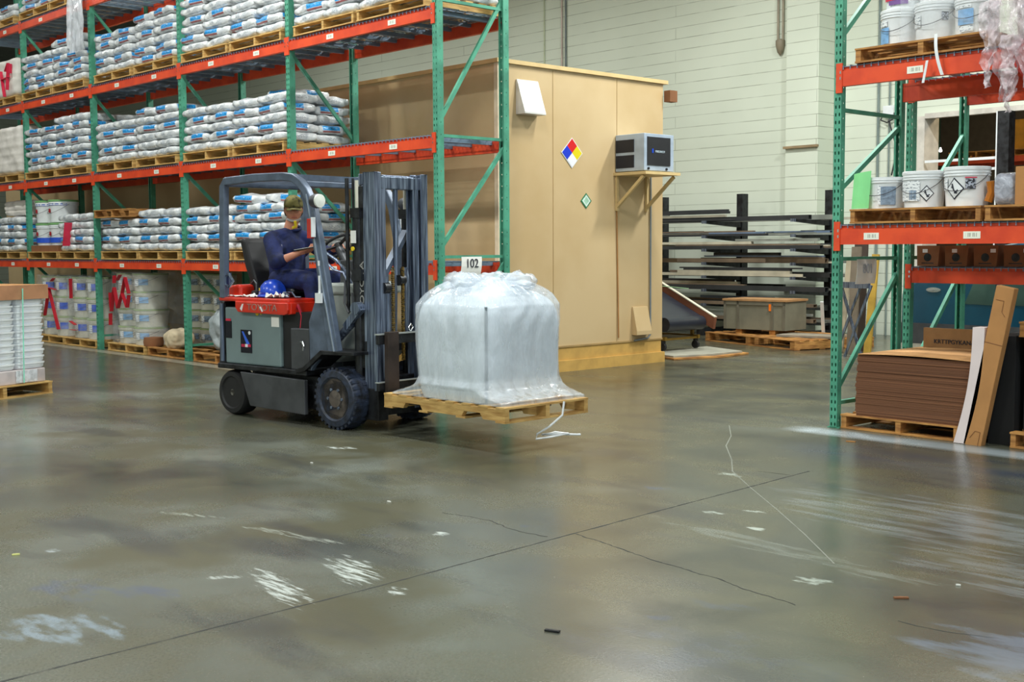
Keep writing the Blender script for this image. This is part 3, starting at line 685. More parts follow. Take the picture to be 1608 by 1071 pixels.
# ------------------------------------------------------------------ buckets
def bucket_meshes(r, h, seed=0):
    k = r
    body = MB().lathe([(.001, .0), (k*.88, .0), (k*.885, .01), (k*.94, h*.72), (k*.96, h*.76), (k*.99, h*.765), (k*.99, h*.79), (k*.96, h*.795), (k*.965, h*.83), (k*.995, h*.835), (k*.995, h*.86), (k*.97, h*.865), (k*.975, h*.93)], n=28)
    lid = MB().lathe([(k*.97, h*.91), (k*1.0, h*.915), (k*1.0, h*.985), (k*.97, h), (k*.90, h), (k*.88, h*.985), (.001, h*.985)], n=28)
    pts = [(k*1.0*math.cos(t), -k*(.35*math.sin(t)+.0)-.012-abs(math.sin(t))*k*.66, h*.80-.42*h*math.sin(t)) for t in (PI*i/14 for i in range(15))]
    hd = MB().tube(pts, .0028, 5)
    return body, lid, hd
def curved(mb, r, a0, a1, z0, z1, taper=0, n=8):
    vs = []
    for i in range(n+1):
        a = a0+(a1-a0)*i/n
        for z in (z0, z1): vs.append((r*math.sin(a)*(1+taper*(z-z0)), -r*math.cos(a)*(1+taper*(z-z0)), z))
    mb.add(vs, [(2*i, 2*i+2, 2*i+3, 2*i+1) for i in range(n)])
def bucket(label, loc, r=.158, h=.272, lidc=None, bodyc=None, group=None, rz=0, deco=()):
    t = thing('bucket', label, 'bucket', loc, rz, group)
    body, lid, hd = bucket_meshes(r, h)
    body.build('bucket_body', bodyc or m_white, t, True)
    if lidc is not False: lid.build('lid', lidc or m_white, t, True)
    hd.build('handle', m_dgrey, t, True)
    for nm, mat, a0, a1, z0, z1 in deco:
        b = MB(); curved(b, r*.95+.0012+(z0/h)*.004, a0, a1, z0, z1, .12); b.build(nm, mat, t)
    return t
s = SH('printed_bucket_label')
tx = s.op('MULTIPLY', s.op('GREATER_THAN', s.noise(46, 2, (1, 1, 2.6)), .54), s.op('GREATER_THAN', s.op('SINE', s.op('MULTIPLY', s.z, 260)), -.1))
m_blabel = s.out(s.mix(s.op('MULTIPLY', tx, .8), srgb(236, 240, 242), srgb(70, 84, 104)), .4)
s = SH('dark_printed_label')
tx = s.op('GREATER_THAN', s.noise(60, 2, (1, 1, 1.4)), .5)
m_dlabel = s.out(s.mix(tx, srgb(24, 24, 34), srgb(170, 176, 190)), .4)
m_bluelab = M('pale_blue_label', (120, 168, 214), .4, 0, .15, 30)
m_greyblue = M('blue_grey_label', (128, 146, 166), .4, 0, .25, 40)
def diamond_label(t, r, h, a, zc, s_, border=.2):
    def P(du, dz, e): aa = a+du/r; rr = r*(.90+.06*(zc+dz)/h)+e; return (rr*math.sin(aa), -rr*math.cos(aa), zc+dz)
    for nm, mat, k, e in (('diamond_border', m_ink, 1, .0035), ('diamond_face', m_white, .84, .0045)):
        b = MB(); b.add([P(0, -s_*k, e), P(s_*k, 0, e), P(0, s_*k, e), P(-s_*k, 0, e)], [(0, 1, 2, 3)]); b.build(nm, mat, t)
    b = MB(); w_ = s_*.13
    for (x0, y0), (x1, y1) in (((-.22, .45), (-.05, -.1)), ((-.05, -.1), (.12, -.3)), ((.12, -.3), (.38, -.12)), ((.0, -.35), (.3, -.38)), ((-.28, .1), (-.15, .2))):
        p = Vector(P(x0*s_, y0*s_, .006)); q = Vector(P(x1*s_, y1*s_, .006)); b.bar(p, q, w_, .002, Vector((math.sin(a), -math.cos(a), 0)))
    b.build('hazard_mark', m_ink, t)
# right rack, lower beam level
LZ = 1.469+.15+.012
p = pallet(1.065, 1.0, .112, m_wood2, 'pallet under three open white buckets on right rack lower beam level', (-5.30, 8.50, LZ), nb=7)
zb = LZ+.112
t = bucket('white bucket with green paper sheet, leftmost on right rack lower level', (-5.115, 8.72, zb), .16, .262, lidc=False, deco=[('printed_label', m_greyblue, .25, 1.0, .03, .17), ('printed_label', m_blabel, .1, .25, .03, .18)])
b = MB(); b.grid(lambda u, v: (-.205+.15*u+.02*v, -.155-.035*math.sin(PI*u)*.5-.01, .005+.27*v+.02*u*v), 6, 4); b.build('green_paper', m_limegreen, t, solid=.002, label='light green paper sheet')
t = bucket('white lidded bucket with text label, middle one on right rack lower level', (-4.79, 8.71, zb), .162, .275, deco=[('printed_label', m_blabel, -1.0, .3, .05, .20), ('printed_label', m_greyblue, -.25, .15, .06, .13)])
diamond_label(t, .162, .275, .62, .105, .062)
t = bucket('white lidded bucket with large hazard diamond, rightmost on right rack lower level', (-4.445, 8.71, zb), .168, .292, deco=[('pink_strip', m_pink, .38, .9, .205, .213), ('dark_label', m_dlabel, .4, .85, .125, .2), ('printed_label', m_blabel, -.9, -.5, .12, .21)])
diamond_label(t, .168, .292, -.12, .13, .082)
p = pallet(1.1, 1.0, .112, m_wood2, 'second pallet at right edge of lower beam level under brown carton', (-4.20, 8.50, LZ), nb=7)
t = thing('carton', 'plain brown cardboard carton at right edge on lower beam level', 'carton', (-4.02, 8.58, zb))
b = MB(); b.box(0, .5, 0, .4, 0, .27); b.build('carton_body', m_card, t, bevel=.004)
b = MB(); b.box(0, .5, .195, .245, .270, .2715); b.box(-.0015, 0, .195, .245, .12, .27); b.build('packing_tape', M('shiny_tape', (196, 160, 110), .2), t)
soft_block('wrapped_bundle', film('smoky_film', (190, 196, 210), .55, .2, .4, .8, 14), -4.21, -4.04, 8.6, 9.1, zb, zb+.235, 4, .02, 0, .3, label='grey clear plastic wrapped bundle between the bucket and the carton', cat='bundle')
b = MB(); b.tube([(-4.255, 8.66, zb+.03), (-4.235, 8.67, zb+.1), (-4.24, 8.66, zb+.18)], .03, 8); b.build('amber_bottle', M('amber_plastic', (170, 100, 20), .25), None, True, label='small amber plastic jar squeezed beside the hazard diamond bucket', cat='jar')
# right rack, upper beam level
LZ = 2.706+.15+.012
pallet(1.09, 1.0, .112, m_wood2, 'orange brown pallet with plastic wrapped buckets on the right rack upper level', (-5.275, 8.50, LZ), nb=7, st=.045)
zb = LZ+.112
t = bucket('white bucket with blue label, leftmost on right rack upper level', (-5.02, 8.72, zb), .15, .275, deco=[('blue_label', m_bluelab, -.9, -.1, .02, .14), ('printed_label', m_blabel, -.9, -.2, .15, .19)])
bucket('white wrapped bucket second from left on right rack upper level', (-4.715, 8.70, zb), .158, .285, deco=[('printed_label', m_blabel, -.9, -.3, .1, .19), ('dark_label', m_dlabel, .75, 1.1, .14, .2)])
t = bucket('white wrapped bucket with dark text line, third from left on upper level', (-4.385, 8.69, zb), .165, .29, deco=[('printed_label', m_blabel, -.8, .2, .19, .215), ('printed_label', m_blabel, -.4, .3, .02, .06), ('pale_label', m_bluelab, -.5, .3, .07, .18)])
bucket('grey white bucket further back, rightmost on right rack upper level', (-4.06, 8.98, zb), .16, .29, bodyc=m_greywhite, deco=[('blue_stripe', M('slate_blue_stripe', (84, 110, 150)), -.5, .3, .19, .21)])
bucket('white upper bucket with pink and purple label at top of right rack', (-5.0, 8.74, zb+.277), .15, .275, deco=[('pink_label', m_pink, -.8, .6, .065, .13), ('purple_label', M('purple_label', (120, 84, 150)), -.4, .7, .03, .064)])
bucket('white upper bucket stacked on second bucket at top of right rack', (-4.70, 8.72, zb+.287), .158, .285)
bucket('white upper bucket stacked on third bucket at top of right rack', (-4.38, 8.72, zb+.292), .16, .285)
bucket('grey white upper bucket stacked furthest right at top of right rack', (-4.06, 8.99, zb+.292), .16, .285, bodyc=m_greywhite)
b = MB(); b.grid(lambda u, v: (-4.90+.73*u, 8.515+.02*math.sin(9*u+3*v)-.03*math.sin(PI*v), zb-.015+.62*v+.012*math.sin(14*u)), 24, 12)
b.build('stretch_film', m_clear, None, 'all', label='clear stretch film wrapped around the buckets on right rack upper level', cat='plastic film')
b = MB(); b.grid(lambda u, v: (-4.60+.025*u+.05*v**2, 8.47-.01*math.sin(4*v), 2.70+.30*(1-v)), 2, 10); b.grid(lambda u, v: (-4.66+.02*u-.03*v, 8.462, 2.655+.16*(1-v)), 2, 8)
b.build('loose_strap', m_white, None, solid=.002, label='white plastic strap dangling over the upper orange beam', cat='strap')
def crumple(u, v, x0, w, z0, z1, y, amp, seed):
    p = Vector((u*3*w/.3, v*6, seed)); n = noise.fractal(p*1.6, 1, 2, 3)
    x = x0+w*(u-.5)*(1-.75*v**1.5)+amp*noise.noise(Vector((v*5, seed, u*2)))
    return (x, y+amp*1.3*n+.05*math.sin(9*u+seed)*amp*10*.3, z1+(z0-z1)*v+.02*n)
t = thing('hanging_film', 'crumpled pinkish plastic film hanging over the right rack upper beam', 'plastic film', (-4.0, 8.42, 2.4))
for k, (x0, w_, z0, z1, sd) in enumerate([(-.03, .36, .06, 1.05, 2), (.14, .34, .14, 1.1, 5), (-.13, .16, .16, .75, 8), (.03, .12, -.03, .5, 11)]):
    b = MB(); b.grid(lambda u, v: crumple(u, v, x0, w_, z0, z1, -.03*k, .05, sd), 22, 34); b.build('film_fold', m_redfilm, t, 'all')
b = MB(); b.grid(lambda u, v: crumple(u, v, .1, .22, .2, .48, .02, .03, 5), 10, 10); b.build('red_print', M('red_print_film', (206, 70, 66), .3), t, 'all', label='red printed patch')
# translucent sheet hanging at the upper left
t = thing('hanging_film', 'tall translucent plastic sheet hanging over the sacks at the upper left', 'plastic film', (-17.75, 7.70, 4.1))
for k, (x0, w_, z0, z1, sd) in enumerate([(.0, .62, .35, 1.25, 21), (.1, .55, .25, 1.3, 25)]):
    b = MB(); b.grid(lambda u, v: (x0+w_*(u-.5)*(.75+.25*v), -.02*k+.04*noise.fractal(Vector((u*4, v*3, sd)), 1, 2, 3), z1+(z0-z1)*v), 16, 24); b.build('film_fold', m_film2, t, 'all')
# lowest level, fourth bay: bucket pile
rack_pallet(-19.33, Z1, 'left')
m_gl = M('green_lid', (110, 160, 100), .4); m_bbl = M('blue_band', (40, 84, 200), .4)
for k in range(2):
    for j, x in enumerate((-.30, .22)):
        bucket(f'tall white pail with green lid, {("lower","upper")[k]} {("left","right")[j]} one, fourth bay, lowest beam level', (-19.33+x, 8.02, Z1+PH+.10+.36*k), .235, .35, lidc=m_gl, deco=[('blue_band', m_bbl, -1.4, 1.4, .04 if k == 0 else .26, .12 if k == 0 else .29), ('red_tape', m_redtape, -.5, .1, .15, .21)], group='tall pails with green lids')
b = MB(); b.box(-19.86, -18.80, 7.78, 8.4, Z1+PH, Z1+PH+.098); b.build('cardboard_tray', m_carddk, None, label='brown cardboard tray under the green lidded pails', cat='tray')
b = MB(); b.bar((-18.3, 7.70, Z1+.2), (-18.2, 7.70, Z1+.55), .004, .12, (0, 1, 0)); b.build('pink_tape', m_pink, None, label='pink tape on the right sack stack, fourth bay, lowest beam level', cat='tape')
# ------------------------------------------------------------------ floor level under the left rack
def pail_pile(x0, nx, ny, layers, r, h, y0, z0, side, tape, labc, seed):
    proto = None
    for k in range(layers):
        for i in range(nx):
            for j in range(ny):
                lab = f'white wrapped pail, {("top" if k == layers-1 else ORD[k])} layer, {(("left","right") if nx == 2 else ("left","middle","right"))[i]} of {("front","back")[j]} row, {side}'
                loc = (x0+r*(2*i+1)+.01*i, y0+r*(2*j+1)+.01*j, z0+k*(h+.003))
                if proto is None: proto = bucket(lab, loc, r, h, lidc=M('pale_green_lid_'+str(seed), (150, 168, 116)), bodyc=M('wrapped_pail_plastic_'+str(seed), (206, 204, 190), .35, 0, .08, 5), group='wrapped pails on the floor pallets', deco=[('blue_label', labc, .35, .95, h*.35, h*.68), ('printed_label', m_blabel, .0, .33, h*.3, h*.7)])
                else: dup(proto, loc, None, lab, 'wrapped pails on the floor pallets')
def wrap(label, x0, x1, y0, y1, z0, z1, seed, tape=()):
    t = thing('stretch_wrap', label, 'stretch wrap', ((x0+x1)/2, (y0+y1)/2, z0)); b = MB(); hx, hy, H = (x1-x0)/2, (y1-y0)/2, z1-z0
    def f(u, v):
        a = 2*PI*u; c, s_ = math.cos(a), math.sin(a); q = (abs(c)**8+abs(s_)**8)**(-1/8)
        k = 1+.02*noise.noise(Vector((c*3, s_*3, v*8+seed)))
        return (hx*c*q*k, hy*s_*q*k, H*v)
    b.grid(f, 48, 14); b.build('film_shell', m_clear, t, 'all')
    for a, c in tape: b = MB(); b.bar((a[0], -hy-.022, a[1]), (c[0], -hy-.022, c[1]), .006, .055, (0, 1, 0)); b.build('red_tape', m_redtape, t, label='dark red tape')
FZ = 0.0
for xc, sd in ((-16.56, 'left of third'),):
    pallet(PW, PD, PH, m_wood, 'pallet on the floor under red taped pails, third bay', (xc-PW/2, 7.78, .002))
    pail_pile(xc-.51, 2, 1, 4, .25, .25, 7.82, PH+.004, 'floor, third bay', 1, m_bluelab, 1)
    wrap('clear wrap with red zigzag tape around pails on the floor, third bay', xc-.57, xc+.57, 7.80, 8.62, PH+.01, PH+1.03, 3,
         [((-.42, .45), (-.3, .8)), ((-.3, .8), (-.2, .5)), ((-.2, .5), (-.05, .72)), ((-.05, .72), (.06, .95)), ((.06, .95), (.16, .72)), ((-.3, .86), (-.28, .97)), ((-.2, .9), (-.1, .98)), ((-.46, .25), (-.45, .42)), ((-.42, .5), (-.44, .72)), ((-.05, .72), (.1, .52)), ((.1, .52), (.16, .7))])
for xc, sd, tp in ((-19.30, 'left', [((-.1, .3), (.1, .75)), ((.1, .75), (.35, .72)), ((.1, .72), (.42, .1)), ((.2, .85), (.3, .9))]), (-18.12, 'right', [((-.25, .6), (-.25, .9)), ((-.3, .12), (-.1, .12)), ((-.3, .25), (-.12, .2))])):
    pallet(PW, PD, PH, m_wood, f'pallet on the floor under wrapped pails, {sd} one in fourth bay', (xc-PW/2, 7.78, .002))
    pail_pile(xc-.51, 2, 1, 3, .25, .31, 7.82, PH+.004, f'{sd} floor pallet, fourth bay', 1, m_bbl, 2 if sd == 'left' else 3)
    wrap(f'clear wrap with red tape around pails, {sd} floor pallet, fourth bay', xc-.57, xc+.57, 7.80, 8.3, PH+.01, PH+.96, 5 if sd == 'left' else 7, tp)
pallet(PW, PD, PH, m_wood2, 'broken pallet on the floor beside the third green post', (-15.42-.5, 7.80, .002), nb=4)
o = soft_block('crumpled_bag', M('beige_paper_bag', (196, 180, 150), .8, bump=.3), -15.6, -15.22, 7.85, 8.2, PH+.002, PH+.27, 9, .05, 0, .45, label='crumpled beige paper bag lying on the broken pallet', cat='bag')
pail_pile(-15.9, 3, 1, 4, .172, .25, 8.34, PH+.004, 'behind crumpled bag', 0, m_greyblue, 4)
pallet(PW, PD, PH, m_wood2, 'pallet on the floor just behind the forklift rear end', (-14.62, 7.80, .002), nb=4)
soft_block('draped_bag', M('grey_crumpled_bag', (150, 158, 160), .5, bump=.5), -14.45, -14.0, 7.9, 8.3, PH+.002, PH+.62, 12, .07, 0, .5, label='grey crumpled plastic bag on the pallet behind the forklift', cat='bag')
b = MB(); b.lathe([(.001, 0), (.13, 0), (.14, .05), (.13, .12), (.001, .13)], n=18); b.build('brown_basket', m_carddk, None, True, loc=(-15.99, 7.93, PH+.004), label='low round brown tub on the floor beside the red taped pails', cat='tub')
# ------------------------------------------------------------------ stacked white trays at the left edge
rz = R_(109.5); org = Vector((-12.375, 5.016, 0)); cx, sx = math.cos(rz), math.sin(rz)
def TL(x, y, z): return (org.x+x*cx-y*sx, org.y+x*sx+y*cx, z)
pallet(1.16, .98, .125, m_wood, 'pallet under stacked white trays at the left edge of the picture', TL(-1.16, 0, 0), rz, st=.045)
m_tray = M('bright_white_tray', (244, 249, 255), .35, 0, .04, coat=.3)
b = MB(); b.box(0, 1.08, 0, .88, 0, .14); b.build('cardboard_slab', M('film_covered_card', (206, 196, 196), .4, coat=.3), None, bevel=.01, loc=TL(-1.13, .04, .127), rot=(0, 0, rz), label='film covered cardboard layer beneath the stacked white trays', cat='cardboard layer')
tw, td, thh = .355, .43, .0635
bm_ = MB(); bm_.lathe([(.001, 0), (.5, 0), (.53, .2), (.54, .7), (.56, .72), (.56, .98), (.53, 1.0), (.001, 1.0)], n=40)
vs = []
for x, y, z in bm_.v:
    a = math.atan2(y, x); r = math.hypot(x, y); q = (abs(math.cos(a))**7+abs(math.sin(a))**7)**(-1/7)
    vs.append((tw*.90*r*q*math.cos(a), td*.9*r*q*math.sin(a), z*thh))
bm_.v = vs; tm = bm_.mesh('white_tray', m_tray, True)
rnd = random.Random(4)
for k in range(13):
    for i in range(3):
        for j in range(2):
            o = link('white_tray', tm, None, TL(-.20-i*.365+rnd.uniform(-.003, .003), .26+j*.44+rnd.uniform(-.004, .004), .270+k*(thh+.0008)), (0, 0, rz))
            tag(o, f'white tray, {("top" if k == 12 else ORD[k])} layer, {("right","middle","left")[i]} column, {("front","back")[j]} row of left edge stack', 'tray', 'white trays stacked on the left edge pallet')
t = thing('cardboard_cover', 'brown cardboard cap on top of the white tray stack at left edge', 'cardboard cover', TL(-1.14, .02, 1.10), rz)
b = MB(); b.box(0, 1.13, 0, .93, .055-.055+.0, .012); b.build('cap_sheet', m_card, t)
b = MB(); b.box(0, 1.13, -.006, 0, -.13, .012); b.box(1.13, 1.136, -.006, .93, -.13, .012); b.box(-.006, 0, -.006, .93, -.13, .012); b.build('cap_skirt', M('shiny_wrapped_card', (190, 140, 104), .35, coat=.3), t)
b = MB(); b.tube([(-.36, -.008, .02), (-.35, -.008, .5), (-.34, -.008, .96)], .006, 6); b.build('green_strap', M('mint_strap', (150, 240, 210), .4), None, loc=TL(0, 0, .12), rot=(0, 0, rz), label='thin mint green strap running down the white tray stack', cat='strap')
b = MB(); b.box(-.42, -.16, -.006, 0, .01, .13); b.build('paper_sheet', M('crumpled_white_sheet', (222, 226, 232), .3, 0, .2, 20), None, loc=TL(0, .036, .13), rot=(0, 0, rz), label='white printed sheet under film at the foot of the tray stack', cat='paper sheet')
# ------------------------------------------------------------------ forklift (local x forward, y away from the camera side, z up)
FL = (-8.186, 5.60, 0); FR = R_(7)
fk = thing('forklift', 'grey and red electric forklift carrying the white bulk bag, driver seated', 'forklift', FL, FR)
W = 1.0
b = MB(); b.box(-1.56, -.36, .02, W-.02, .41, .455); b.box(-.36, .26, .24, W-.24, .30, .42); b.box(-1.2, -.3, .12, W-.12, .12, .40); b.build('chassis', m_dark, fk, bevel=.008)
b = MB(); b.prism([(-1.24, .395), (-.385, .375), (-.385, .085), (-1.11, .105)], 'y', .02, .06); b.build('side_skirt', m_dgrey, fk, bevel=.006)
b = MB(); b.prism([(-1.24, .395), (-.385, .375), (-.385, .085), (-1.11, .105)], 'y', W-.06, W-.02); b.build('side_skirt', m_dgrey, fk, bevel=.006)
b = MB(); b.prism([(-1.60, .42), (-1.50, .42), (-1.50, 1.0), (-1.56, 1.0)], 'y', .06, W-.06); b.build('counterweight', m_dark, fk, bevel=.02)
b = MB(); b.cyl((-1.53, .06, .47), (-1.53, .06, .98), .022); b.build('rear_bumper_bar', m_steel, fk, True)
b = MB()
b.prism([(-.47, .43), (-.36, .45), (-.14, .60), (.24, .61), (.24, .635), (-.16, .635), (-.38, .485), (-.47, .47)], 'y', .0, .26)
b.build('front_fender', m_dark, fk, bevel=.004)
b = MB(); b.prism([(-.47, .43), (-.36, .45), (-.14, .60), (.24, .61), (.24, .635), (-.16, .635), (-.38, .485), (-.47, .47)], 'y', W-.26, W); b.build('front_fender', m_dark, fk, bevel=.004)
# battery
bt = MB().box(-1.475, -.72, .05, W-.05, .458, .95).build('battery_case', m_grey, fk, bevel=.012)
m_st1 = M('black_blue_sticker', (10, 12, 30), .25)
b = MB(); b.box(-1.255, -1.10, .046, .0495, .56, .76); q = b.build('sticker', m_st1, bt, label='black and blue battery sticker')
b = MB(); b.prism([(-1.235, .745), (-1.215, .745), (-1.13, .64), (-1.17, .63)], 'y', .044, .046); b.build('blue_swoosh', M('swoosh_blue', (60, 110, 230), .3), bt)
b = MB(); b.box(-1.245, -1.19, .044, .046, .61, .635); b.box(-1.155, -1.115, .044, .046, .612, .637); b.build('red_print', M('crimson_print', (190, 30, 70), .4), bt)
b = MB(); b.box(-1.19, -1.155, .0435, .046, .61, .637); b.cyl((-1.13, .046, .735), (-1.13, .044, .735), .016); b.build('pale_print', m_white, bt)
b = MB(); b.box(-1.465, -1.38, .046, .0495, .68, .83); b.build('sticker', m_st1, bt); b = MB(); b.box(-1.46, -1.39, .044, .0495, .83, .85); b.build('red_print', m_pink, bt)
b = MB(); b.box(-.83, -.73, .046, .0495, .80, .885); b.build('sticker', m_paper, bt, label='white paper sticker'); b = MB(); b.cyl((-1.02, .05, .91), (-1.02, .045, .91), .022, n=14); b.cyl((-.97, .05, .912), (-.97, .045, .912), .014, n=14); b.build('yellow_sticker', m_yellow, bt)
b = MB(); b.box(-.715, -.34, .08, W-.08, .456, .93); b.build('inner_housing', M('matt_black_panel', (24, 24, 26), .7), fk)
b = MB(); b.box(-.56, -.325, .03, .40, .456, .80); b.build('step_box', m_dgrey, fk, bevel=.008)
b = MB(); b.tube([(-.40, .028, .62), (-.385, .02, .66), (-.40, .02, .69), (-.43, .026, .69)], .008, 6); b.build('latch', m_chrome, fk, True)
# hood tray
tr = MB(); tr.box(-1.52, -.57, .02, W-.02, 1.005, 1.04); tray = tr.build('hood_tray', m_red, fk, bevel=.01)
b = MB(); b.prism([(-1.27, 1.01), (-1.27, .95), (-1.235, .915), (-.62, .905), (-.58, .915), (-.565, .95), (-.565, 1.01)], 'y', .005, .045); b.build('tray_lip', m_red, fk, bevel=.008)
b = MB(); b.prism([(-.60, 1.01), (-.60, .905), (-.55, .915), (-.545, 1.01)], 'y', .03, .5); b.build('tray_lip', m_red, fk, bevel=.006)
text('TOYOTA', .078, M('worn_silver_letters', (150, 120, 110), .4), (-.90, .0035, .96), (1, 0, 0), (0, 0, 1), fk, 'lettering', 1.25)
b = MB(); b.prism([(-1.17, .985), (-1.15, .99), (-1.175, .925), (-1.20, .945)], 'y', .0025, .006); b.prism([(-.93, .965), (-.915, .97), (-.885, .93), (-.90, .925)], 'y', .001, .006); b.build('white_patch', m_white, fk)
b = MB(); b.prism([(-1.60, 1.0), (-1.34, 1.0), (-1.34, 1.13), (-1.38, 1.15), (-1.56, 1.13), (-1.60, 1.08)], 'y', .12, W-.12); b.build('rear_hood', m_red, fk, bevel=.02)
b = MB(); b.box(-.9, -.5, .30, W-.1, .95, 1.04); b.build('seat_deck', m_black, fk)
# seat
st = MB(); st.prism([(-1.33, 1.04), (-.86, 1.04), (-.82, 1.08), (-.84, 1.12), (-1.30, 1.10)], 'y', .28, .74); seat = st.build('seat_cushion', M('black_vinyl', (22, 22, 24), .35), fk, bevel=.02)
b = MB(); b.prism([(-1.36, 1.08), (-1.27, 1.06), (-1.37, 1.30), (-1.46, 1.54), (-1.50, 1.56), (-1.54, 1.54), (-1.47, 1.30)], 'y', .27, .73); b.build('seat_backrest', m_black, fk, bevel=.025)
# cowl, wheel, hoses
b = MB(); b.prism([(-.40, 1.10), (-.36, 1.17), (-.10, 1.18), (-.06, 1.14), (-.08, .62), (-.30, .50), (-.33, .9)], 'y', .28, .78); b.build('dash_cowl', m_cowl, fk, bevel=.02)
b = MB(); b.box(-.43, -.03, .25, .81, 1.08, 1.17); b.build('dash_top', M('pale_dash_plastic', (190, 196, 190), .5), fk, bevel=.02)
b = MB(); b.cyl((-.28, .52, 1.17), (-.50, .52, 1.47), .045, .035); b.box(-.40, -.24, .44, .60, 1.15, 1.36); b.build('steering_column', m_dgrey, fk, bevel=.01)
ax = Vector((-.5915, 0, .8063)); cc = Vector((-.50, .52, 1.48)); u_ = Vector((.8063, 0, .5915)); v_ = Vector((0, 1, 0))
sw = MB(); sw.tube([cc+(u_*math.cos(t)+v_*math.sin(t))*.165 for t in (2*PI*i/28 for i in range(28))], .014, 8, True)
for a in (0, 2.1, 4.2): sw.bar(cc, cc+(u_*math.cos(a)+v_*math.sin(a))*.16, .03, .012, ax)
sw.cyl(cc-ax*.02, cc+ax*.02, .035); sw.build('steering_wheel', m_black, fk, True)
for k, (y, c) in enumerate(((.30, m_steel), (.34, m_dgrey), (.27, m_steel))):
    b = MB(); b.tube([(-.52+.02*k, y, 1.44), (-.40, y, 1.42-.03*k), (-.27, y, 1.36-.04*k), (-.16, y, 1.26), (-.08, y, 1.14)], .011, 7); b.build('hydraulic_hose', c, fk, True)
b = MB(); b.tube([(-.02, .16, 1.2), (.0, .13, 1.02), (.05, .13, .94), (.09, .14, .98), (.07, .15, 1.1)], .01, 7); b.build('hydraulic_hose', m_dgrey, fk, True)
b = MB(); b.tube([(-.56, .10, .95), (-.52, .08, .99), (-.48, .09, .9), (-.50, .09, .78)], .012, 7); b.build('battery_cable', M('magenta_red_cable', (200, 30, 60), .4), fk, True)
b = MB(); b.cyl((-.5, .09, .70), (-.5, .09, .80), .022); b.build('cable_plug', m_steel, fk)
b = MB(); b.tube([(-1.45, .04, 1.22), (-1.38, .03, 1.24), (-1.33, .04, 1.18), (-1.38, .03, 1.13), (-1.46, .04, 1.16)], .012, 6, True); b.box(-1.50, -1.42, .03, .09, 1.15, 1.25); b.build('coiled_wire', m_steel, fk, True)
# overhead guard
def guard(y):
    pts = [(-1.47, y, 1.03), (-1.455, y, 1.6), (-1.44, y, 2.0), (-1.40, y, 2.045), (-1.0, y, 2.06), (-.62, y, 2.055), (-.50, y, 2.04), (-.41, y, 1.995), (-.34, y, 1.93), (-.27, y, 1.80), (-.20, y, 1.5), (-.11, y, 1.05), (-.02, y, .62)]
    mb = MB(); vs = []
    for i, p in enumerate(pts):
        p = Vector(p); q0 = Vector(pts[max(0, i-1)]); q1 = Vector(pts[min(len(pts)-1, i+1)]); d = (q1-q0).normalized(); n_ = Vector((-d.z, 0, d.x)); w2 = .035 if i < 9 else .035+.006*(i-8)
        for a, c in ((-1, -1), (1, -1), (1, 1), (-1, 1)): vs.append(p+n_*a*w2+Vector((0, c*.03, 0)))
    m_ = len(pts); fs = [(4*i+k, 4*i+(k+1) % 4, 4*i+4+(k+1) % 4, 4*i+4+k) for i in range(m_-1) for k in range(4)]+[(3, 2, 1, 0), tuple(4*(m_-1)+k for k in range(4))]
    mb.add(vs, fs); return mb
guard(.045).build('guard_frame', m_guard, fk, True, bevel=.012, label='near grey guard frame'); guard(W-.045).build('guard_frame', m_guard, fk, True, bevel=.012)
for y in (.045,): 
    b = MB(); b.prism([(-.31, .455), (-.32, .86), (-.20, 1.12), (-.13, 1.05), (.0, .63), (-.13, .62), (-.27, .50)], 'y', y-.02, y+.02); b.build('pillar_gusset', m_guard, fk, bevel=.004)
    b = MB(); b.bar((-.31, y-.028, 1.9), (.0, y-.028, .63), .012, .02, (0, 1, 0)); b.build('bright_edge_strip', M('bright_edge', (176, 190, 208), .25, .6), fk)
b = MB()
for x in (-1.36, -1.20, -1.04, -.88, -.72, -.56): b.box(x, x+.022, .07, W-.07, 2.03, 2.075)
b.build('roof_slat', m_guard, fk)
b = MB(); b.box(-.44, -.36, .07, W-.07, 1.965, 2.01); b.box(-1.46, -1.40, .07, W-.07, 2.0, 2.06); b.build('roof_crossbar', m_guard, fk, bevel=.006)
for y, lb in ((.0, 'near round white work lamp'), (W, 'far round white work lamp')):
    b = MB(); b.cyl((-.26, y+(.04 if y < .5 else -.04), 1.83), (-.17, y, 1.83), .012); b.lathe([(.001, -.045), (.05, -.04), (.06, 0), (.058, .03)], (-.17, y, 1.84), 'x', 20); l_ = b.build('work_lamp', m_dgrey, fk, True, label=lb)
    b = MB(); b.lathe([(.056, .03), (.054, .045), (.001, .052)], (-.17, y, 1.84), 'x', 20); b.build('lamp_lens', M('lamp_glass', (232, 236, 226), .15, coat=.5), l_, True)
    b = MB(); b.box(-.25, -.20, y-.04, y+.0, 1.54, 1.70); b.build('signal_lamp', M('red_lens', (190, 40, 30), .25, coat=.5), fk, bevel=.005)
    b = MB(); b.box(-.20, -.185, y-.04, y+.0, 1.55, 1.71); b.build('signal_lamp', m_white, fk, bevel=.003)
b = MB(); b.box(-.175, -.16, .005, .015, 1.32, 1.36); b.box(-.17, -.15, .004, .015, 1.04, 1.24); b.box(-.185, -.12, -.02, .005, 1.02, 1.1); b.build('white_tag', m_white, fk)
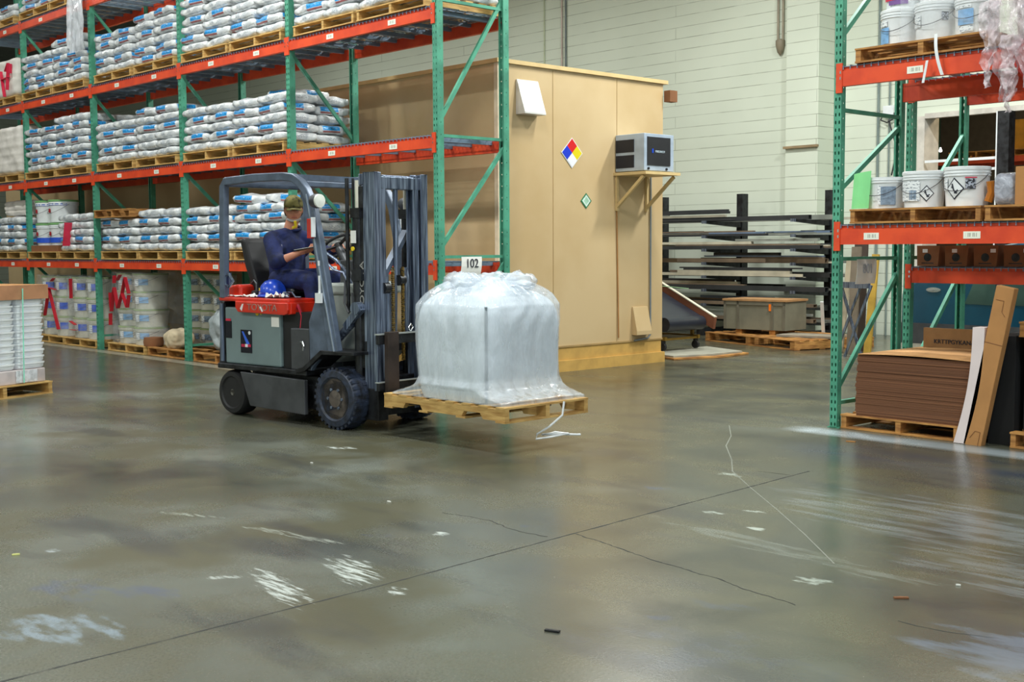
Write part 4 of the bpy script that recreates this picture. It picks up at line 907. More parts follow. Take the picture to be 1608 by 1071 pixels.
# mast
def chan(mb, x0, x1, y0, y1, z0, z1, t=.014, side=1):
    mb.box(x0, x0+t, y0, y1, z0, z1); mb.box(x1-t, x1, y0, y1, z0, z1)
    if side > 0: mb.box(x0, x1, y0, y0+t, z0, z1)
    else: mb.box(x0, x1, y1-t, y1, z0, z1)
M0, M1 = .16, .76
b = MB(); chan(b, .20, .335, M0, M0+.075, .10, 2.06, side=1); b.build('outer_mast_rail', m_steel, fk, bevel=.004)
b = MB(); chan(b, .20, .335, M1-.075, M1, .10, 2.06, side=-1); b.build('outer_mast_rail', m_steel, fk, bevel=.004)
b = MB(); chan(b, .225, .31, M0+.08, M0+.145, .14, 2.04, side=1); b.build('inner_mast_rail', m_steel, fk, bevel=.004)
b = MB(); chan(b, .225, .31, M1-.145, M1-.08, .14, 2.04, side=-1); b.build('inner_mast_rail', m_steel, fk, bevel=.004)
b = MB(); b.box(.20, .31, M0+.03, M1-.03, 1.93, 2.03); b.box(.15, .2, M0, M1, 1.96, 2.05); b.build('mast_crossbar', m_steel, fk, bevel=.006)
b = MB(); b.box(.17, .23, M0, M1, .62, .72); b.box(.17, .25, M0-.01, M1+.01, .10, .20); b.build('mast_crossbar', m_dark, fk, bevel=.006)
b = MB(); b.box(.20, .36, M0-.01, M0+.10, .085, .34); b.build('mast_foot', m_dark, fk, bevel=.006)
b = MB(); b.box(.20, .36, M1-.10, M1+.01, .085, .34); b.build('mast_foot', m_dark, fk, bevel=.006)
for y in (M0+.02, M1-.04):
    b = MB(); b.cyl((.125, y, .35), (.125, y, 1.72), .043); b.box(.08, .19, y-.05, y+.05, 1.70, 1.78); b.box(.09, .2, y-.05, y+.04, 1.20, 1.29); c_ = b.build('lift_cylinder', m_dark, fk, True)
    b = MB(); b.cyl((.125, y, 1.78), (.125, y, 2.0), .026); b.build('cylinder_rod', M('ivory_rod', (206, 204, 190), .25), c_, True)
b = MB(); b.cyl((.015, M0-.0, .95), (.015, M0-.0, 2.02), .016); b.cyl((.045, M0+.04, 1.1), (.045, M0+.04, 2.02), .011); b.build('hose_guide', m_dark, fk, True)
b = MB(); b.box(.10, .155, M0-.045, M0-.035, 1.5, 1.60); b.build('white_notice', m_paper, fk)
b = MB(); b.cyl((.12, M0-.036, 1.455), (.12, M0-.046, 1.455), .018, n=14); b.build('yellow_sticker', m_yellow, fk)
text('TOYOTA', .062, M('grey_mast_letters', (150, 150, 146), .4), (.182, M0-.004, 1.15), (0, 0, 1), (-1, 0, 0), fk, 'lettering', 1.6)
b = MB(); b.box(.15, .20, M0-.0, M0+.04, .5, 1.95); b.build('mast_side_plate', m_dark, fk)
for k, y in enumerate((.36, .47)):
    b = MB()
    for i in range(46):
        z = .55+i*.0165; b.box(.315, .335, y-.012+.003*(i % 2), y+.012-.003*(i % 2), z, z+.0145)
    b.build('lift_chain', m_gold, fk)
for y in (.30, .41, .52, .55):
    b = MB(); b.tube([(.30, y, .75), (.31, y, 1.1), (.30, y+.005, 1.22), (.28, y+.01, 1.30)], .011, 6); b.build('hydraulic_hose', m_steel, fk, True)
b = MB(); b.cyl((.30, .27, 1.14), (.30, .33, 1.14), .045, n=20); b.cyl((.30, .44, 1.20), (.30, .50, 1.20), .045, n=20); b.build('chain_pulley', m_dark, fk, True)
b = MB(); b.cyl((.28, .44, 1.24), (.28, .44, 1.93), .022); b.cyl((.27, .34, .6), (.27, .34, 1.15), .04); b.cyl((.27, .34, 1.15), (.27, .34, 1.3), .02); b.build('free_lift_cylinder', m_steel, fk, True)
b = MB(); b.bar((.10, W-.20, 1.68), (.28, .30, 1.25), .05, .05); b.build('mast_brace', m_guard, fk)
b = MB(); b.bar((.02, .13, .82), (.20, .13, .99), .05, .06); b.cyl((.16, .09, .98), (.16, .18, .98), .05); b.cyl((-.10, .14, .72), (.08, .14, .86), .035); b.build('tilt_cylinder', m_steel, fk, True)
# carriage and forks
b = MB(); b.box(.39, .425, .10, .88, .70, .775); b.box(.39, .425, .10, .88, .33, .395); b.build('carriage_bar', m_dark, fk, bevel=.005)
b = MB(); b.box(.385, .43, .0925, .885, .775, .785); b.box(.385, .43, .0925, .885, .395, .402); b.build('bright_edge_strip', M('bright_carriage_edge', (186, 192, 190), .3, .5), fk)
b = MB()
for y in (.11, .24, .66, .84): b = MB(); b.box(.36, .40, y, y+.035, .33, .77); b.build('carriage_upright', m_steel, fk, bevel=.004)
b = MB(); b.tube([(.41, .47, .79), (.41, .445, .82), (.41, .47, .85), (.41, .495, .82)], .006, 6, True); b.build('lifting_eye', m_chrome, fk, True)
for y in (.155, .64):
    b = MB(); b.box(.43, .475, y, y+.12, .24, .80); b.prism([(.43, .244), (1.62, .244), (1.64, .256), (1.60, .266), (.475, .282), (.43, .282)], 'y', y, y+.12); b.build('fork', M('brown_black_fork', (58, 48, 44), .5, .3, .3, 8), fk, bevel=.004)
# wheels
def wheel(x, y, r, w_, big, near):
    s_ = 1 if near else -1; y0 = y; y1 = y+w_*s_
    t = MB(); t.lathe([(r*.66, y0+.012*s_), (r*.72, y0), (r*.90, y0+.004*s_), (r*.985, y0+.03*s_), (r, y0+.06*s_), (r, y1-.05*s_), (r*.97, y1-.01*s_), (r*.7, y1), (r*.66, y1-.02*s_)], (0, 0, 0), 'y', 48)
    if big:
        for i in range(30):
            a = 2*PI*i/30
            for j, (ya, yb) in enumerate(((y0+.012*s_, y0+.085*s_), (y1-.085*s_, y1-.012*s_))):
                a_ = a+(PI/30)*j; c = Vector((math.cos(a_), 0, math.sin(a_))); p = c*(r-.008)
                t.bar((p.x, ya, p.z), (p.x, yb, p.z), .026, .022, c)
    o = t.build('tyre', M('blue_black_tyre', (44, 54, 74), .55, 0, .25, 20, c2=(24, 26, 32)) if big else m_black, fk, True); o.location = (x, 0, r)
    h_ = MB(); k = r*.66
    prof = [(k, y0+.012*s_), (k, y0+.03*s_), (k*.93, y0+.045*s_), (k*.86, y0+.05*s_), (k*.45, y0+.035*s_), (k*.42, y0+.01*s_), (k*.20, y0+.005*s_), (.001, y0)] if big else [(k, y0+.02*s_), (k*.9, y0+.06*s_), (k*.35, y0+.06*s_), (k*.33, y0+.03*s_), (.001, y0+.025*s_)]
    h_.lathe(prof, (0, 0, 0), 'y', 36); hub = h_.build('rim', M('rusty_grey_rim', (96, 88, 82), .5, .3, .3, 16) if big else m_black, fk, True); hub.location = (x, 0, r)
    if big:
        q = MB(); 
        for i in range(6):
            a = 2*PI*i/6+.3; q.cyl((k*.70*math.cos(a), y0+.047*s_, k*.70*math.sin(a)), (k*.70*math.cos(a), y0+.036*s_, k*.70*math.sin(a)), .022, n=14)
        q.build('rim_hole', m_black, hub)
        q = MB()
        for i in range(6):
            a = 2*PI*i/6; q.cyl((k*.5*math.cos(a), y0+.04*s_, k*.5*math.sin(a)), (k*.5*math.cos(a), y0+.004*s_, k*.5*math.sin(a)), .013, n=6)
        q.build('lug_nut', m_steel, hub)
    else:
        q = MB(); q.cyl((0, y0+.03*s_, 0), (0, y0+.012*s_, 0), .028, n=16); q.build('hub_cap', M('pale_hub', (176, 172, 160), .4), hub)
wheel(0, 0, .25, .20, True, True); wheel(0, W, .25, .20, True, False)
wheel(-1.395, .04, .20, .17, False, True); wheel(-1.395, W-.04, .195, .17, False, False)
def LW(x, y, z=0):
    c, s_ = math.cos(FR), math.sin(FR); return (FL[0]+x*c-y*s_, FL[1]+x*s_+y*c, z)
# things lying on the hood tray
HZ = 1.04
t = thing('hard_hat', 'blue hard hat with yellow sticker lying on the red forklift hood', 'hard hat', LW(-1.02, .22, HZ+.002), FR-.5)
b = MB(); b.lathe([(.128, .02), (.122, .06), (.105, .10), (.07, .135), (.03, .15), (.001, .152)], n=28); b.v = [(x*1.12, y*.93, z) for x, y, z in b.v]; b.build('hat_shell', m_blue, t, 'all', solid=.004)
b = MB(); b.lathe([(.112, .012), (.142, .004), (.146, .010), (.126, .026)], n=28); b.v = [((x*1.28 if x > 0 else x*1.04), y*.93, z) for x, y, z in b.v]; b.build('hat_brim', m_blue, t, 'all')
b = MB(); b.box(-.02, .02, -.116, -.112, .055, .08); b.build('yellow_sticker', m_yellow, t)
t = thing('ear_muffs', 'black ear muffs with white pad lying beside the blue hard hat', 'ear muffs', LW(-1.30, .24, HZ+.002), FR)
b = MB(); b.lathe([(.001, 0), (.045, .005), (.05, .03), (.04, .05), (.001, .055)], (.03, 0, 0), 'z', 16); b.lathe([(.001, 0), (.045, .005), (.05, .03), (.04, .05), (.001, .055)], (-.09, .03, 0), 'z', 16); b.build('ear_cup', m_black, t, True)
b = MB(); b.tube([(.03, 0, .05), (.02, .01, .11), (-.03, .02, .14), (-.08, .03, .11), (-.09, .03, .05)], .008, 6); b.build('headband', m_dgrey, t, True)
for k, (x, y, a, lab) in enumerate([(-1.36, .12, .3, 'white papers lying at the rear of the red forklift hood'), (-1.17, .12, -.2, 'pale folded cloth lying left of the blue hard hat'), (-.84, .12, .4, 'crumpled white paper right in front of the blue hard hat')]):
    b = MB(); b.grid(lambda u, v: ((u-.5)*.16, (v-.5)*.12, .006+.022*abs(noise.noise(Vector((u*4, v*4, k*3))))*(1+k)), 10, 8); b.build('paper_sheet', m_paper, None, loc=LW(x, y, HZ), rot=(0, 0, FR+a), solid=.002, label=lab, cat='paper')
b = MB(); b.tube([(0, 0, .01), (.08, .02, .012), (.12, -.02, .03), (.06, -.03, .05), (.1, .03, .05), (.18, 0, .012), (.24, .01, .012)], .008, 6); b.build('wire_loop', m_steel, None, True, loc=LW(-.80, .14, HZ), rot=(0, 0, FR), label='loose grey wire loop lying at the front of the red hood', cat='wire')
# ------------------------------------------------------------------ driver
pr = thing('driver', 'person in navy work shirt and cap seated on forklift holding a clipboard', 'person', LW(0, 0, 0), FR)
HC = Vector((-1.06, .50, 1.80)); fd = Vector((.80, -.60, -.12)).normalized(); sd = Vector((0, 0, 1)).cross(fd).normalized(); up = fd.cross(sd).normalized()
def HP(f, s_, u): return HC+fd*f+sd*s_+up*u
def head_mesh():
    bm = bmesh.new(); bmesh.ops.create_uvsphere(bm, u_segments=36, v_segments=28, radius=1)
    for v in bm.verts:
        x, y, z = v.co; f, s_, u = x*.098, y*.076, z*.118
        if u < -.02: s_ *= 1-.25*min(1, (-.02-u)/.09); f = f*(1-.10*min(1, (-.02-u)/.09))+.004
        if x > .5 and abs(z+.05) < .25 and abs(y) < .35: f += .012*(1-abs(y)/.35)*(1-abs(z+.05)/.25)
        g = math.exp(-((y/.12)**2+((z+.12)/.16)**2)) if x > 0 else 0; f += .024*g                    # nose
        e = math.exp(-(((abs(y)-.38)/.15)**2+((z-.08)/.12)**2)) if x > 0 else 0; f -= .010*e          # eye sockets
        c_ = math.exp(-((y/.3)**2+((z+.82)/.2)**2)) if x > 0 else 0; f += .018*c_                     # chin
        m_ = math.exp(-((y/.22)**2+((z+.48)/.05)**2)) if x > 0 else 0; f -= .004*m_
        v.co = HP(f, s_, u)
    me = bpy.data.meshes.new('h'); bm.to_mesh(me); bm.free(); return me
def capm(chain): return capsules(chain).mesh('c', m_skin, fix=False)
def ear(sg):
    mb = MB(); mb.lathe([(.001, -.008), (.018, -.006), (.022, .004), (.012, .010), (.001, .010)], (0, 0, 0), 'y', 12)
    mb.v = [tuple(HP(-.008+x, sg*(.074+y*sg*sg), z*1.5-.005)) for x, y, z in mb.v]; return mb.mesh('e', m_skin)
shN, elN, wrN = Vector((-1.13, .315, 1.545)), Vector((-.985, .235, 1.34)), Vector((-.80, .345, 1.425))
shF, elF, wrF = Vector((-1.10, .69, 1.545)), Vector((-.90, .775, 1.38)), Vector((-.70, .655, 1.475))
def hand(wr, dirv, palmn, curl, sg):
    """palm + four fingers + thumb as capsules"""
    d = dirv.normalized(); n_ = palmn.normalized(); s_ = d.cross(n_).normalized()
    out = [capm([(wr-d*.01, .024), (wr+d*.03, .026)]), capm([(wr+d*.02-s_*.022, .015), (wr+d*.085-s_*.03, .0125)]), capm([(wr+d*.02, .018), (wr+d*.09, .014)]), capm([(wr+d*.02+s_*.022, .015), (wr+d*.085+s_*.03, .0125)])]
    for k, (o_, L) in enumerate(((-.031, .068), (-.0105, .078), (.0105, .072), (.031, .056))):
        p0 = wr+d*.085+s_*o_; a = curl; p1 = p0+(d*math.cos(a)+n_*math.sin(a))*L*.45; a2 = curl*2.0; p2 = p1+(d*math.cos(a2)+n_*math.sin(a2))*L*.32; a3 = curl*2.7; p3 = p2+(d*math.cos(a3)+n_*math.sin(a3))*L*.25
        out.append(capm([(p0, .0098), (p1, .0090), (p2, .0082), (p3, .0072)]))
    t0 = wr+d*.03-s_*sg*.022; t1 = t0+(d*.6-s_*sg*.8+n_*.3).normalized()*.035; t2 = t1+(d*.9-s_*sg*.2+n_*.5).normalized()*.03; out.append(capm([(t0, .013), (t1, .011), (t2, .009)]))
    return out
pieces = [head_mesh(), ear(1), ear(-1), capm([((-1.13, .5, 1.58), .06), (HC-up*.06-fd*.02, .056)]),
          capm([((-1.16, .5, 1.18), .12), ((-1.16, .5, 1.36), .115), ((-1.14, .42, 1.48), .10)]), capm([((-1.14, .58, 1.48), .10), ((-1.16, .5, 1.3), .11)]),
          capm([(shN, .055), (elN, .042), (wrN, .026)]), capm([(shF, .055), (elF, .042), (wrF, .026)]), capm([((-1.13, .36, 1.53), .06), ((-1.13, .64, 1.53), .06)]),
          capm([((-1.12, .40, 1.18), .08), ((-.69, .37, 1.175), .055), ((-.60, .36, .74), .04)]), capm([((-1.12, .60, 1.18), .08), ((-.66, .64, 1.19), .055), ((-.50, .62, .78), .04)])]
pieces += hand(wrN, Vector((.75, .35, .18)), Vector((-.2, .2, 1)), .45, 1)
pieces += hand(wrF, Vector((.85, -.2, .1)), Vector((.2, 0, -1)), .75, -1)
body = link('body', evaluated(pieces, 'body', m_skin, .0055, 2), pr)
sh = [capm([((-1.15, .5, 1.17), .165), ((-1.16, .5, 1.32), .165), ((-1.14, .5, 1.46), .15)]), capm([((-1.14, .38, 1.47), .105), ((-1.14, .62, 1.47), .105)]), capm([((-1.13, .34, 1.545), .075), ((-1.12, .5, 1.58), .075), ((-1.11, .66, 1.545), .075)]),
      capm([(shN+Vector((0, 0, -.01)), .082), (shN.lerp(elN, .5), .076), (elN, .066), (elN.lerp(wrN, .22), .058)]), capm([(shF+Vector((0, 0, -.01)), .082), (shF.lerp(elF, .5), .074), (elF, .064), (elF.lerp(wrF, .6), .052)])]
link('shirt', evaluated(sh, 'shirt', m_navy, .009, 4), pr)
b = MB()
for a0 in (-1,): 
    b.tube([HP(-.035-.060*math.cos(t), .062*math.sin(t), -.165+.015*math.cos(t)) for t in (2*PI*i/20 for i in range(20))], .014, 8, True)
b.build('collar', m_navy, pr, 'all')
tr_ = [capm([((-1.13, .40, 1.17), .115), ((-.92, .385, 1.185), .10), ((-.68, .37, 1.18), .082), ((-.63, .365, .95), .072), ((-.58, .36, .72), .066)]), capm([((-1.13, .60, 1.17), .115), ((-.9, .62, 1.19), .10), ((-.66, .64, 1.185), .08), ((-.58, .63, .98), .07), ((-.48, .62, .76), .064)]), capm([((-1.16, .5, 1.16), .14)])]
link('trousers', evaluated(tr_, 'trousers', m_navy, .010, 4), pr)
for x, y, z in ((-.57, .36, .66), (-.47, .62, .70)):
    bo = evaluated([capm([((x-.03, y, z), .045), ((x+.08, y, z-.015), .042), ((x+.17, y, z-.02), .036)]), capm([((x-.03, y, z+.09), .05), ((x-.02, y, z), .05)])], 'boot', m_black, .008, 2); link('boot', bo, pr)
# cap: dome, brim; hair; eyes; mouth
m_camo = M('olive_camo_cloth', (120, 112, 62), .9, 0, .3, 22, c2=(62, 58, 36), mixhi=.5)
mb = MB(); mb.lathe([(.001, .118), (.03, .115), (.06, .098), (.082, .068), (.088, .035), (.087, .015)], (0, 0, 0), 'z', 28)
mb.v = [tuple(HP(x*1.18-.002, y*.94, z+.012)) for x, y, z in mb.v]; cap = mb.build('cap', m_camo, pr, 'all', solid=.004)
mb = MB(); mb.grid(lambda u, v: HP(.085+.075*v*math.cos((u-.5)*2.2)-.02*(1-math.cos((u-.5)*2.2)), (u-.5)*.145*(1-.15*v), .030-.012*v-.02*(2*u-1)**2), 12, 6); mb.build('cap_brim', m_camo, cap, 'all', solid=.005)
m_hair = M('dark_hair', (44, 34, 28), .8)
mb = MB(); mb.lathe([(.070, -.055), (.083, -.03), (.086, .02), (.080, .05)], (0, 0, 0), 'z', 28)
mb.v = [tuple(HP(x*1.13-.012, y*.94, z)) for x, y, z in mb.v]
keep = [i for i, (x, y, z) in enumerate(mb.v) if (Vector((x, y, z))-HC).dot(fd) < .012]; ks = set(keep); mb.f = [f for f in mb.f if all(i in ks for i in f) and len(f) == 4]; mb.m = [0]*len(mb.f)
mb.build('hair', m_hair, pr, 'all', solid=.006)
mb = MB()
for sg in (-1, 1): mb.lathe([(.001, -.010), (.008, -.006), (.0105, 0), (.008, .006), (.001, .010)], HP(.083, sg*.029, .008), 'z', 12)
ey = mb.build('eyes', M('eye_white', (220, 214, 208), .2), pr, True)
mb = MB()
for sg in (-1, 1): mb.bar(HP(.0935, sg*.029-.004, .008), HP(.0935, sg*.029+.004, .008), .004, .008, up); mb.bar(HP(.092, sg*.029-.016, .027), HP(.094, sg*.029+.014, .029), .006, .006, up)
mb.build('brows_and_pupils', m_hair, pr)
mb = MB(); mb.tube([HP(.090, -.022, -.058), HP(.099, 0, -.056), HP(.090, .022, -.058)], .0045, 6); mb.build('lips', M('lip_tone', (160, 84, 76), .5), pr, True)
mb = MB(); mb.tube([HP(.084-.02*abs(t)*abs(t)*3, t*.055, -.078-.012*(1-t*t)) for t in (-1, -.6, -.2, .2, .6, 1)], .012, 7); mb.build('grey_beard', M('grizzled_grey', (164, 158, 156), .9), pr, 'all')
b = MB(); b.box(0, .09, -.004, 0, 0, .03); b.build('name_patch', m_paper, pr, loc=(-1.10, .352, 1.465), rot=(.15, 0, -.25))
b = MB(); b.tube([(-.945, .42, 1.70), (-.95, .43, 1.655), (-.985, .43, 1.64)], .013, 7); b.build('yellow_ear_plug_cord', m_yellow, pr, True)
cbw = thing('clipboard', 'dark clipboard with white sheet held in the hand of the forklift driver', 'clipboard', LW(-.74, .40, 1.462), FR+.1)
b = MB(); b.box(-.12, .13, -.09, .10, 0, .006); o = b.build('board', m_dark, cbw); o.rotation_euler = (.12, -.12, 0)
b = MB(); b.box(-.105, .10, -.08, .09, .0065, .010); o = b.build('paper', m_paper, cbw); o.rotation_euler = (.12, -.12, 0)
# ------------------------------------------------------------------ the carried load
PR = R_(1.5)
px, py = -7.665, 5.715
pallet(1.36, .86, .112, m_wood, 'pale pallet raised on the forklift forks beneath the white bulk bag', (px, py, .222), PR, nb=8, along='x', notch=True, bb=4, st=.04)
LC = Vector((-6.945, 6.165, .334))
ld = thing('bulk_bag', 'large square white bulk bag under clear plastic on the forklift pallet', 'bulk bag', LC, PR)
def bagf(S, zs, amp, sq, seed, wr=1.0):
    def f(u, v):
        a = 2*PI*u; k = v*(len(zs)-1); i = min(int(k), len(zs)-2); t_ = k-i
        z = zs[i][0]*(1-t_)+zs[i+1][0]*t_; r = zs[i][1]*(1-t_)+zs[i+1][1]*t_; e = zs[i][2]*(1-t_)+zs[i+1][2]*t_
        c, s_ = math.cos(a), math.sin(a); q = (abs(c)**e+abs(s_)**e)**(-1/e)
        n_ = noise.fractal(Vector((c*2.2, s_*2.2, z*2.2+seed)), 1, 2, 3)*amp; w_ = noise.noise(Vector((c*9, s_*9, z*1.6+seed*2)))*amp*.45*wr
        rr = r*q*(1+n_+w_)+wr*.006*max(0, min(1, (z-.5)*6))*math.sin(17*a+4*noise.noise(Vector((c*3, s_*3, z*5))))
        return (rr*c*S[0], rr*s_*S[1], z+noise.noise(Vector((c*4, s_*4, seed)))*amp*.6*(v > .8))
    return f
m_fibc = M('white_woven_bag', (228, 238, 246), .6, 0, .04, 3, bump=.15, bscale=120)
b = MB(); b.grid(bagf((1, 1), [(.002, .385, 7), (.05, .40, 7), (.25, .415, 6.5), (.56, .42, 6), (.64, .413, 5.5), (.70, .395, 5), (.75, .36, 4.4), (.79, .30, 3.8), (.82, .21, 3), (.835, .10, 2.5), (.84, .001, 2)], .014, 5, 1), 96, 40); b.build('bag_body', m_fibc, ld, 'all')
b = MB(); b.tube([(-.36*0+.375, -.372, z) for z in (.01, .2, .4, .6, .70)], .011, 8); b.build('corner_seam', M('grey_seam_tape', (120, 132, 140), .6), ld, True)
b = MB(); b.grid(bagf((1, 1), [(.004, .56, 6), (.02, .53, 5.5), (.07, .47, 5), (.16, .438, 5), (.3, .44, 5), (.58, .445, 5), (.70, .437, 4.6), (.78, .40, 4), (.83, .34, 3.4), (.87, .27, 3)], .028, 5, 4, 1.8), 120, 60)
vs = []
for x, y, z in b.v:
    if z < .1: x = max(-.62, min(.62, x*(1+.35*(1-z/.1)))) ; y = max(-.44, min(.40, y)); z = max(z, .006)
    vs.append((x, y, z))
b.v = vs
def covermat():
    m = film('milky_cover_film', (228, 238, 248), .38, .08, .35, 1.0, 7); nt = m.node_tree
    mp = nt.nodes.new('ShaderNodeMapping'); mp.inputs['Scale'].default_value = (1.6, 1.6, .55); tc = [n for n in nt.nodes if n.type == 'TEX_COORD'][0]; nz = [n for n in nt.nodes if n.type == 'TEX_NOISE'][0]
    nt.links.new(tc.outputs['Object'], mp.inputs[0]); nt.links.new(mp.outputs[0], nz.inputs['Vector']); nz.inputs['Distortion'].default_value = .4
    return m
m_cover = covermat()
b.build('plastic_cover', m_cover, ld, 'all')
def crown(u, v):
    a = 2*PI*u; r = .30*(1-.55*v)*(1+.25*noise.noise(Vector((math.cos(a)*2, math.sin(a)*2, 3+v))))+.05*math.sin(7*a)*v
    return (r*math.cos(a)*1.15, r*math.sin(a), .83+.12*v+.04*noise.noise(Vector((math.cos(a)*3, math.sin(a)*3, v*2)))-.06*v*v)
b = MB(); b.grid(crown, 80, 18); b.build('gathered_top', m_cover, ld, 'all')
for k, (x, y, r) in enumerate(((-.24, -.05, .15), (.20, .12, .15), (.02, -.22, .13), (-.02, .1, .18))):
    b = MB(); b.grid(lambda u, v: (x+r*math.sin(PI*v)*math.cos(2*PI*u)*(1+.3*noise.noise(Vector((u*6, v*6, k)))), y+r*math.sin(PI*v)*math.sin(2*PI*u)*(1+.3*noise.noise(Vector((u*6, v*5, k+9)))), .865+.07*math.cos(PI*v)+.03*noise.noise(Vector((u*8, v*8, k+5)))), 30, 20); b.build('gathered_top', m_cover, ld, 'all')
b = MB(); b.tube([(-6.27, 6.30, .338), (-6.268, 6.28, .24), (-6.32, 6.2, .16), (-6.40, 6.15, .10), (-6.38, 6.12, .07), (-6.30, 6.2, .085), (-6.22, 6.3, .11), (-6.28, 6.22, .12), (-6.36, 6.16, .10), (-6.26, 6.28, .10), (-6.16, 6.36, .10)], .008, 7)
b.build('loose_strap', m_white, None, True, label='white cord dangling in a loop from the corner of the carried pallet', cat='cord')
# ------------------------------------------------------------------ floor level of the right rack
pallet(1.0, 1.0, .115, m_wood2, 'pallet on the floor under the brown cardboard sheet stack, right rack', (-5.385, 8.55, .002), nb=6, st=.045)
s = SH('stacked_cardboard_edges')
e_ = s.noise(3, 3, (.15, .15, 70)); e2 = s.noise(1, 3, (.1, .1, 9))
top_ = s.op('GREATER_THAN', s.z, .4985)
c_ = s.ramp(e_, [(.35, srgb(92, 58, 37)), (.65, srgb(134, 88, 57))]); c_ = s.mix(s.op('MULTIPLY', s.ramp(e2, [(.45, (0,0,0)), (.6, (1,1,1))]), .4), c_, srgb(92, 58, 38))
c_ = s.mix(top_, c_, srgb(192, 142, 88)); s.bump(e_, .4, .01); m_stack = s.out(c_, .85)
st_ = thing('cardboard_sheets', 'tall stack of flat brown cardboard sheets on a pallet, right rack floor', 'cardboard stack', (-5.26, 8.56, .117))
def sheetf(k, n_=26):
    pass
b = MB(); L, Wd, Hh = .95, 1.0, .485; rnd = random.Random(6); N_ = 30; off = 0
for k in range(N_):
    off = .6*off+rnd.uniform(-.007, .007); z0 = Hh*k/N_; z1 = Hh*(k+1)/N_-.0008
    sg = .03*(1-abs(2*k/N_-1.1))
    b.box(off-sg*.5+.055*(k/N_)*.4, L+off*.4, rnd.uniform(-.004, .004), Wd, z0, z1)
b.build('sheet_layers', m_stack, st_)
b = MB(); b.grid(lambda u, v: (.02+L*1.0*u, -.01+Wd*v, Hh+.004+.012*math.sin(PI*u)*(1-v)+.03*v*(1-u)*u*2), 12, 12); b.build('top_sheet', M('top_card', (196, 146, 92), .85), st_, solid=.004)
t = thing('printed_carton_panel', 'upright brown cardboard panel with black print behind the sheet stack', 'cardboard panel', (-5.16, 9.42, .118))
b = MB(); b.box(0, .60, 0, .04, 0, .66); b.build('panel', M('dull_card', (150, 112, 72), .85), t); text('KRTTPGYKANAH', .05, m_ink, (.29, -.003, .55), (1, 0, 0), (0, 0, 1), t)
b = MB()
def foam(u): return (-4.225-.13*u+(.035*math.sin(PI*u)), .86*(1-u))
pts = [foam(i/20) for i in range(21)]; vs = []
for x, z in pts: vs += [(x-.045, 8.50, z+.003), (x+.045, 8.50, z+.003), (x+.045, 8.62, z+.003), (x-.045, 8.62, z+.003)]
b.add(vs, [(4*i+k, 4*i+(k+1) % 4, 4*i+4+(k+1) % 4, 4*i+4+k) for i in range(20) for k in range(4)]+[(3, 2, 1, 0), (80, 81, 82, 83)])
b.v = [(x, y, z) for x, y, z in b.v]; b.build('foam_strip', M('pinkish_white_foam', (222, 208, 206), .7, 0, .03), None, True, label='curved white foam board strip leaning beside the cardboard stack', cat='foam strip')
t = thing('long_carton', 'long narrow brown carton leaning at the right end of the cardboard stack', 'carton', (-4.31, 8.50, .012))
ln = math.hypot(1.17, .23); b = MB(); b.box(0, .135, 0, .07, 0, ln); tb = b.build('carton_body', m_card, t, bevel=.004); tilt = math.atan2(.225, 1.17); t.rotation_euler = (0, tilt, 0)
t.location = (-4.325, 8.50, .002)
b = MB(); b.box(-.0, .135, -.0015, 0, ln-.42, ln-.415); b.tube([(.02, -.002, ln-.1), (.08, -.002, ln-.1), (.08, -.002, ln-.18), (.11, -.002, ln-.21)], .0018, 4); b.tube([(.04, -.002, .06), (.07, -.002, .12), (.11, -.002, .12), (.11, -.002, .0)], .0018, 4); b.build('fold_line', m_carddk, t)
for k in range(5):
    p = pallet(1.1, .9, .11, m_wood2, ['golden pallet leaning at the right edge beside the long carton', '', '', '', ''][0], (-3.98, 8.62, .80), nb=5) if k == 0 else None
b = MB(); b.box(-3.97, -3.0, 8.70, 9.45, .12, .798); b.build('dark_fill_box', M('black_fill', (22, 22, 24), .8), None, label='black box added for the dark background under the raised golden pallet, right edge', cat='crate')  # added block, fills in the dark background at the right edge
b = MB(); b.box(-4.215, -4.02, 8.66, 9.45, .002, .80); b.build('dark_fill_panel', M('dark_fill', (16, 16, 18), .8), None, label='narrow black panel added for the dark background behind the long leaning carton', cat='panel')  # added sheet, its black stands in for the dark background behind the carton
pallet(1.1, .9, .115, m_wood2, 'pallet on the floor at the lower right corner of the right rack', (-4.00, 8.56, .002), nb=5)
# small cartons on the second rack
for k in range(6):
    t = thing('small_carton', f'small brown carton with white label, {["first","second","third","fourth","fifth","sixth"][k]} from left on shaded second rack', 'carton', (-5.385+k*.255, 9.70, 1.283), 0, 'small cartons on the shaded second rack')
    b = MB(); b.prism([(0, 0), (.19, 0), (.205, .175), (-.005, .175)], 'y', 0, .3); b.build('carton_body', m_carddk, t)
    lx = [.05, .06, .14, .16, .05, .1][k]; b = MB(); b.box(lx, lx+.045, -.003, 0, .115, .145); b.build('white_label', m_white, t)
    b = MB(); b.lathe([(.001, -.002), (.035, -.0015), (.035, 0)], (.095, 0, .075), 'y', 14); b.box(.04, .15, -.002, 0, .022, .03); b.build('dark_print', m_dark, t)
